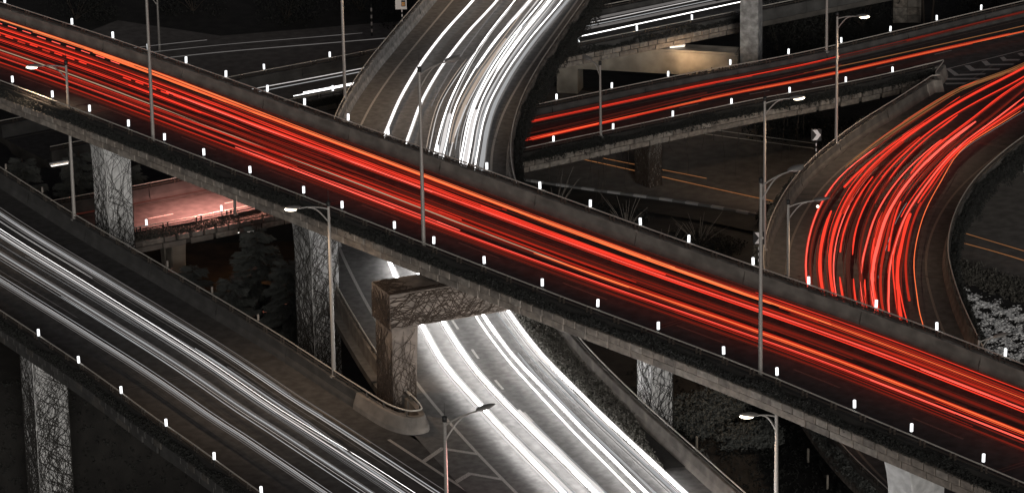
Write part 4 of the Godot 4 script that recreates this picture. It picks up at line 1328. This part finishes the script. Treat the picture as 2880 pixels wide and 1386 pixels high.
func build_plants(low: Road, back: Road) -> void:
	var n := 0
	var where := ["far left edge", "left pole", "left pole's right side", "vine-wrapped pier", "left part of the red flyover"]
	for e in [[-41.0, -291.5, 7.5, 3.4], [-37.5, -288.0, 8.5, 3.6], [-33.5, -291.0, 8.0, 3.4], [-29.8, -293.5, 6.0, 2.4], [-44.5, -287.0, 6.0, 2.5]]:
		make_cedar("dark cedar behind the elevated road, by the " + where[n], Vector3(e[0], 0, e[1]), e[2], e[3])
		n += 1
	n = 0
	where = ["just below the pink-lit bridge", "in the middle of the group left of the portal frame", "nearest to the dense vine pier", "half hidden by the elevated road's rail", "behind the dense vine pier", "at the foot of the left vine pier"]
	for e in [[-23.0, -267.5, 6.5, 3.0], [-18.5, -270.0, 8.5, 3.6], [-15.8, -262.5, 8.5, 3.5], [-19.6, -258.5, 8.5, 3.4], [-13.5, -270.0, 6.0, 2.4], [-26.0, -272.5, 4.6, 2.2]]:
		make_cedar("dark cedar " + where[n], Vector3(e[0], 0, e[1]), e[2], e[3])
		n += 1
	bush("large dark shrub right of the white-lit ramp's barrier", Vector3(13.6, 0, -250.5), Vector3(3.4, 2.6, 2.8), 2600, M.foliage)
	bush("dark shrub behind the bright lamp at the bottom", Vector3(16.0, 0, -246.5), Vector3(2.6, 1.7, 2.2), 1500, M.foliage)
	bush("low dark shrub beside the white-lit ramp's barrier", Vector3(11.6, 0, -241.5), Vector3(2.0, 1.6, 1.8), 1000, M.foliage)
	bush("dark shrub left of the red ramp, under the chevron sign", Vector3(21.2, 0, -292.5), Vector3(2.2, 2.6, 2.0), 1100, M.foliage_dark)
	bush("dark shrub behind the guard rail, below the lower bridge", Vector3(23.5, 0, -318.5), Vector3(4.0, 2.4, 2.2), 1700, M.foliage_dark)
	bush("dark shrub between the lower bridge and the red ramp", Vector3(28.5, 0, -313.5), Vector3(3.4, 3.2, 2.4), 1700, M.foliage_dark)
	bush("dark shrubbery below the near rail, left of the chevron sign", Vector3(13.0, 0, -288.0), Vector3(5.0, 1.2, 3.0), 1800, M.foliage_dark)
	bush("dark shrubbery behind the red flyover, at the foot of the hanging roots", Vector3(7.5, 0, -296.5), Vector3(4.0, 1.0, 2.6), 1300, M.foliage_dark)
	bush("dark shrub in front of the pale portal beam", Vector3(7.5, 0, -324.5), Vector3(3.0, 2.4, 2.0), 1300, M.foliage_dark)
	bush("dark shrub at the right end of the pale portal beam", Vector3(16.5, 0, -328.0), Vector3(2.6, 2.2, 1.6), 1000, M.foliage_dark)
	n = 0
	where = ["left of the big grey column at the top", "right of the big grey column at the top", "behind the bright lamp at the upper right", "left of the stone-faced pier", "in the top right corner", "beyond the top right corner's rail", "left of the square sign", "behind the square sign", "left of the tall cut-off pole", "behind the distant lamp", "at the top left edge"]
	for e in [[17.5, -352.0, 7.0], [24.5, -340.5, 9.0], [29.0, -346.0, 9.0], [33.0, -352.5, 8.0], [43.5, -352.0, 8.0], [49.0, -356.0, 8.0], [-14.0, -361.0, 7.0], [-8.5, -356.0, 7.0], [-21.0, -358.0, 8.0], [-30.0, -362.0, 8.0], [-41.0, -360.0, 8.0]]:
		bush("dark round tree " + where[n], Vector3(e[0], 0, e[1]), Vector3(4.2, e[2], 3.2), 1700, M.foliage_dark, "dark_tree", "dark trees beyond the bridges")
		n += 1
	# a bare tree before the stone-faced pier
	var t := thing("bare_tree", "leafless tree in front of the stone-faced pier at the upper right", "tree", Vector3(38.6, 0, -351.5))
	var st := begin()
	for k in 2:
		var b := Vector3(k * 0.7, 0, 0)
		var top := Vector3(-0.9 + k * 2.0, 11, 0.2)
		tube(st, [b, b.lerp(top, 0.5) + Vector3(0.1, 0, 0), top], [0.14, 0.1, 0.03], 8)
		for i in 16:
			var f := rng.randf_range(0.25, 0.95)
			var p := b.lerp(top, f)
			var d := Vector3(rng.randf_range(-1, 1), rng.randf_range(0.3, 0.9), rng.randf_range(-0.6, 0.6)).normalized()
			tube(st, [p, p + d * 1.0, p + d * 1.8 + Vector3(0, 0.4, 0)], [0.04, 0.025, 0.01], 4, false)
	part("trunk", done(st), M.bark, t)
	n = 0
	where = ["left of the dark pier", "between the dark pier and the striped kerb", "nearest to the chevron sign", "behind the third guide light from the pole"]
	for e in [[3.5, -297.5], [9.0, -293.0], [14.5, -288.5], [11.5, -284.5]]:
		t = thing("bare_bush", "leafless bush of thin pale twigs, " + where[n], "shrub", Vector3(e[0], 0, e[1]), "bare twigs behind the red flyover")
		n += 1
		st = begin()
		for k in 16:
			var d := Vector3(rng.randf_range(-1, 1) * 0.8, rng.randf_range(0.7, 1.2), rng.randf_range(-0.6, 0.6)) * rng.randf_range(1.6, 3.4)
			tube(st, [Vector3.ZERO, d * 0.5 + Vector3(0, 0.2, 0), d], [0.035, 0.025, 0.012], 4, false)
		part("twigs", done(st), M.concrete, t)
	# hanging roots under the lower bridge
	t = thing("hanging_roots", "thin bare roots hanging from the lower bridge down to the ground road", "plant", low.at(60, 9.6, -0.5))
	st = begin()
	for k in 34:
		var s := 50.0 + rng.randf() * 26.0
		var p := low.at(s, 9.75, -0.4) - t.position
		var l := rng.randf_range(0.8, 4.6)
		var q := p + Vector3(rng.randf_range(-0.5, 0.5), -l, rng.randf_range(-0.1, 0.4))
		tube(st, [p, p.lerp(q, 0.5) + Vector3(rng.randf_range(-0.15, 0.15), 0, 0), q], [0.022, 0.018, 0.01], 4, false)
	part("root_strands", done(st), M.bark, t, Vector3.ZERO, true)
	# pale ground cover in the lit bank at the right
	var ps := []
	var q4 := [Vector3(32.2, 0, -279.5), Vector3(39.5, 0, -270.0), Vector3(38.5, 0, -260.5), Vector3(31.6, 0, -264.5)]
	for k in 2300:
		var a := rng.randf()
		var b := rng.randf()
		var p: Vector3 = q4[0].lerp(q4[1], a).lerp(q4[3].lerp(q4[2], a), b)
		if sin(p.x * 1.9 + p.z * 0.8) * sin(p.z * 2.5 - p.x * 0.6) < -0.12:
			continue
		ps.append(Transform3D(Basis.from_euler(Vector3(rng.randf_range(-0.5, 0.5), rng.randf() * TAU, rng.randf_range(-0.5, 0.5))).scaled(Vector3(1, 0.5, 1) * rng.randf_range(1.3, 2.6)), p + Vector3(0, 0.05 + rng.randf() * 0.3, 0)))
	tag(leaves("ground_cover", ps, M.foliage_pale), "pale glittering ground cover on the bank at the right edge", "ground cover")
	ps = []
	for k in 2600:
		var s := rng.randf_range(0, 1)
		var p := Vector3(31.0, 0, -286.0).lerp(Vector3(42, 0, -272.0), s) + Vector3(rng.randf_range(-1.6, 1.6), 0.1 + rng.randf() * 0.3, rng.randf_range(-1.0, 2.4))
		ps.append(Transform3D(Basis.from_euler(Vector3(rng.randf() * TAU, rng.randf() * TAU, 0)).scaled(Vector3.ONE * rng.randf_range(0.9, 1.8)), p))
	tag(leaves("ground_cover", ps, M.foliage_dry), "grey low hedge strip along the ground road at the right edge", "ground cover")
	ps = []
	for k in 3000:
		var x := rng.randf_range(-38, -14)
		var z := rng.randf_range(-262, -222)
		ps.append(Transform3D(Basis.from_euler(Vector3(rng.randf() * TAU, rng.randf() * TAU, 0)).scaled(Vector3.ONE * rng.randf_range(0.8, 2.0)), Vector3(x, ground_y(x, z) + 0.05 + rng.randf() * 0.2, z)))
	for k in 3600:
		ps.append(Transform3D(Basis.from_euler(Vector3(rng.randf() * TAU, rng.randf() * TAU, 0)).scaled(Vector3.ONE * rng.randf_range(0.8, 2.0)), Vector3(rng.randf_range(8, 27), 0.05 + rng.randf() * 0.2, rng.randf_range(-262, -222))))
	tag(leaves("grass", ps, M.foliage_dark), "rough dark grass on the ground below the flyovers", "grass")
	var lm := begin()
	tri(lm, Vector3(-0.1, 0, 0), Vector3(0.02, 0.03, 0.07), Vector3(0.12, 0, -0.02))
	ps = []
	for k in 150:
		var lx := rng.randf_range(-31, -20)
		var lz := rng.randf_range(-250, -234)
		ps.append(Transform3D(Basis.from_euler(Vector3(rng.randf_range(-0.6, 0.6), rng.randf() * TAU, 0)).scaled(Vector3.ONE * rng.randf_range(0.4, 1.2)), Vector3(lx, ground_y(lx, lz) + 0.25, lz)))
	tag(leaves("litter", ps, M.litter, null, done(lm)), "white specks of litter on the dark ground at the lower left", "litter")

func build_small(ramp: Road, right: Road) -> void:
	chevron_sign(right.at(57.6, -0.18, 0.98), 1.5, 1.0, "chevron sign pointing right on the wall of the red ramp, right of the guard rail")
	chevron_sign(right.at(83.4, -0.5, 0.98), 1.55, 1.0, "chevron sign pointing right, partly behind the right-hand unlit lamp pole")
	chevron_sign(Vector3(26.6, 6.4, -211.5), 2.6, 1.0, "chevron sign cut off by the bottom edge, right of the white pier")
	var c := CylinderMesh.new()
	c.top_radius = 0.09
	c.bottom_radius = 0.1
	c.height = 3.8
	c.radial_segments = 10
	var po := thing("sign_post", "plain white post between the white pier and the cut-off chevron sign", "post", Vector3(26.0, 6.4, -211.0))
	part("post", c, M.pole, po, Vector3(0, 1.9, 0))
	# the square sign on the ramp's left wall at the top
	var t := thing("square_sign", "pale square sign with an ochre mark on a banded post, at the top edge", "road sign", ramp.at(37.5, -0.18, 0.98))
	for k in 6:
		var b := CylinderMesh.new()
		b.top_radius = 0.05
		b.bottom_radius = 0.05
		b.height = 0.2
		b.radial_segments = 8
		part("post_band", b, M.sign_beige if k % 2 else M.black, t, Vector3(0, 0.1 + 0.202 * k, 0))
	var st := begin()
	box(st, Vector3(-0.06, 1.72, 0), Vector3(0.46, 0.5, 0.025))
	part("sign_board", done(st), M.sign_beige, t)
	st = begin()
	box(st, Vector3(0.14, 1.72, 0.03), Vector3(0.17, 0.26, 0.008))
	part("sign_mark", done(st), M.black, t)
	for y in [1.6, 1.76]:
		for x in [0.06, 0.19]:
			st = begin()
			box(st, Vector3(x, y, 0.045), Vector3(0.05, 0.065, 0.008))
			part("sign_symbol", done(st), M.sign_ochre, t)
	t = thing("banded_post", "slim dim banded post left of the square sign, at the top edge", "post", Vector3(-12.6, 0, -350.0))
	for k in 9:
		var b := CylinderMesh.new()
		b.top_radius = 0.09
		b.bottom_radius = 0.09
		b.height = 0.33
		b.radial_segments = 8
		part("post_band", b, M.sign_beige if k % 2 else M.black, t, Vector3(0, 0.2 + 0.334 * k + 0.6, 0))
	# guard rail on the plaza
	t = thing("guard_rail", "low two-bar guard rail across the grey ground road, left of the red ramp", "guard rail", Vector3(17.2, 0, -317.1))
	var to := Vector3(8.2, 0, 4.4)
	for h in [0.5, 0.95]:
		st = begin()
		tube(st, [Vector3(-1.5, h, -0.7), Vector3(0, h, 0), to * 0.5 + Vector3(0, h, 0), to + Vector3(0, h, 0)], [0.035], 6)
		part("bar", done(st), M.rail, t)
	for k in 5:
		st = begin()
		box(st, to * (k / 4.0) + Vector3(0, 0.47, 0), Vector3(0.04, 0.47, 0.04))
		part("post", done(st), M.rail_dark, t)
	# pale stakes in the dark grass
	var list := [[19.5, -243.5, "left of the lit lamp's foot, in the dark grass"], [20.4, -238.7, "nearest to the bottom edge in the dark grass"], [22.4, -240.6, "beside the red ramp's outer wall"], [14.8, -255.8, "below the fascia of the red flyover, above the shrub"], [12.2, -246.1, "beside the white-lit ramp's barrier"]]
	for e in list:
		var g := CylinderMesh.new()
		g.top_radius = 0.08
		g.bottom_radius = 0.09
		g.height = 1.0
		g.radial_segments = 8
		var o := thing("stake", "short pale stake " + e[2], "stake", Vector3(e[0], 0, e[1]), "pale stakes in the grass")
		part("shaft", g, M.concrete_beige, o, Vector3(0, 0.5, 0))
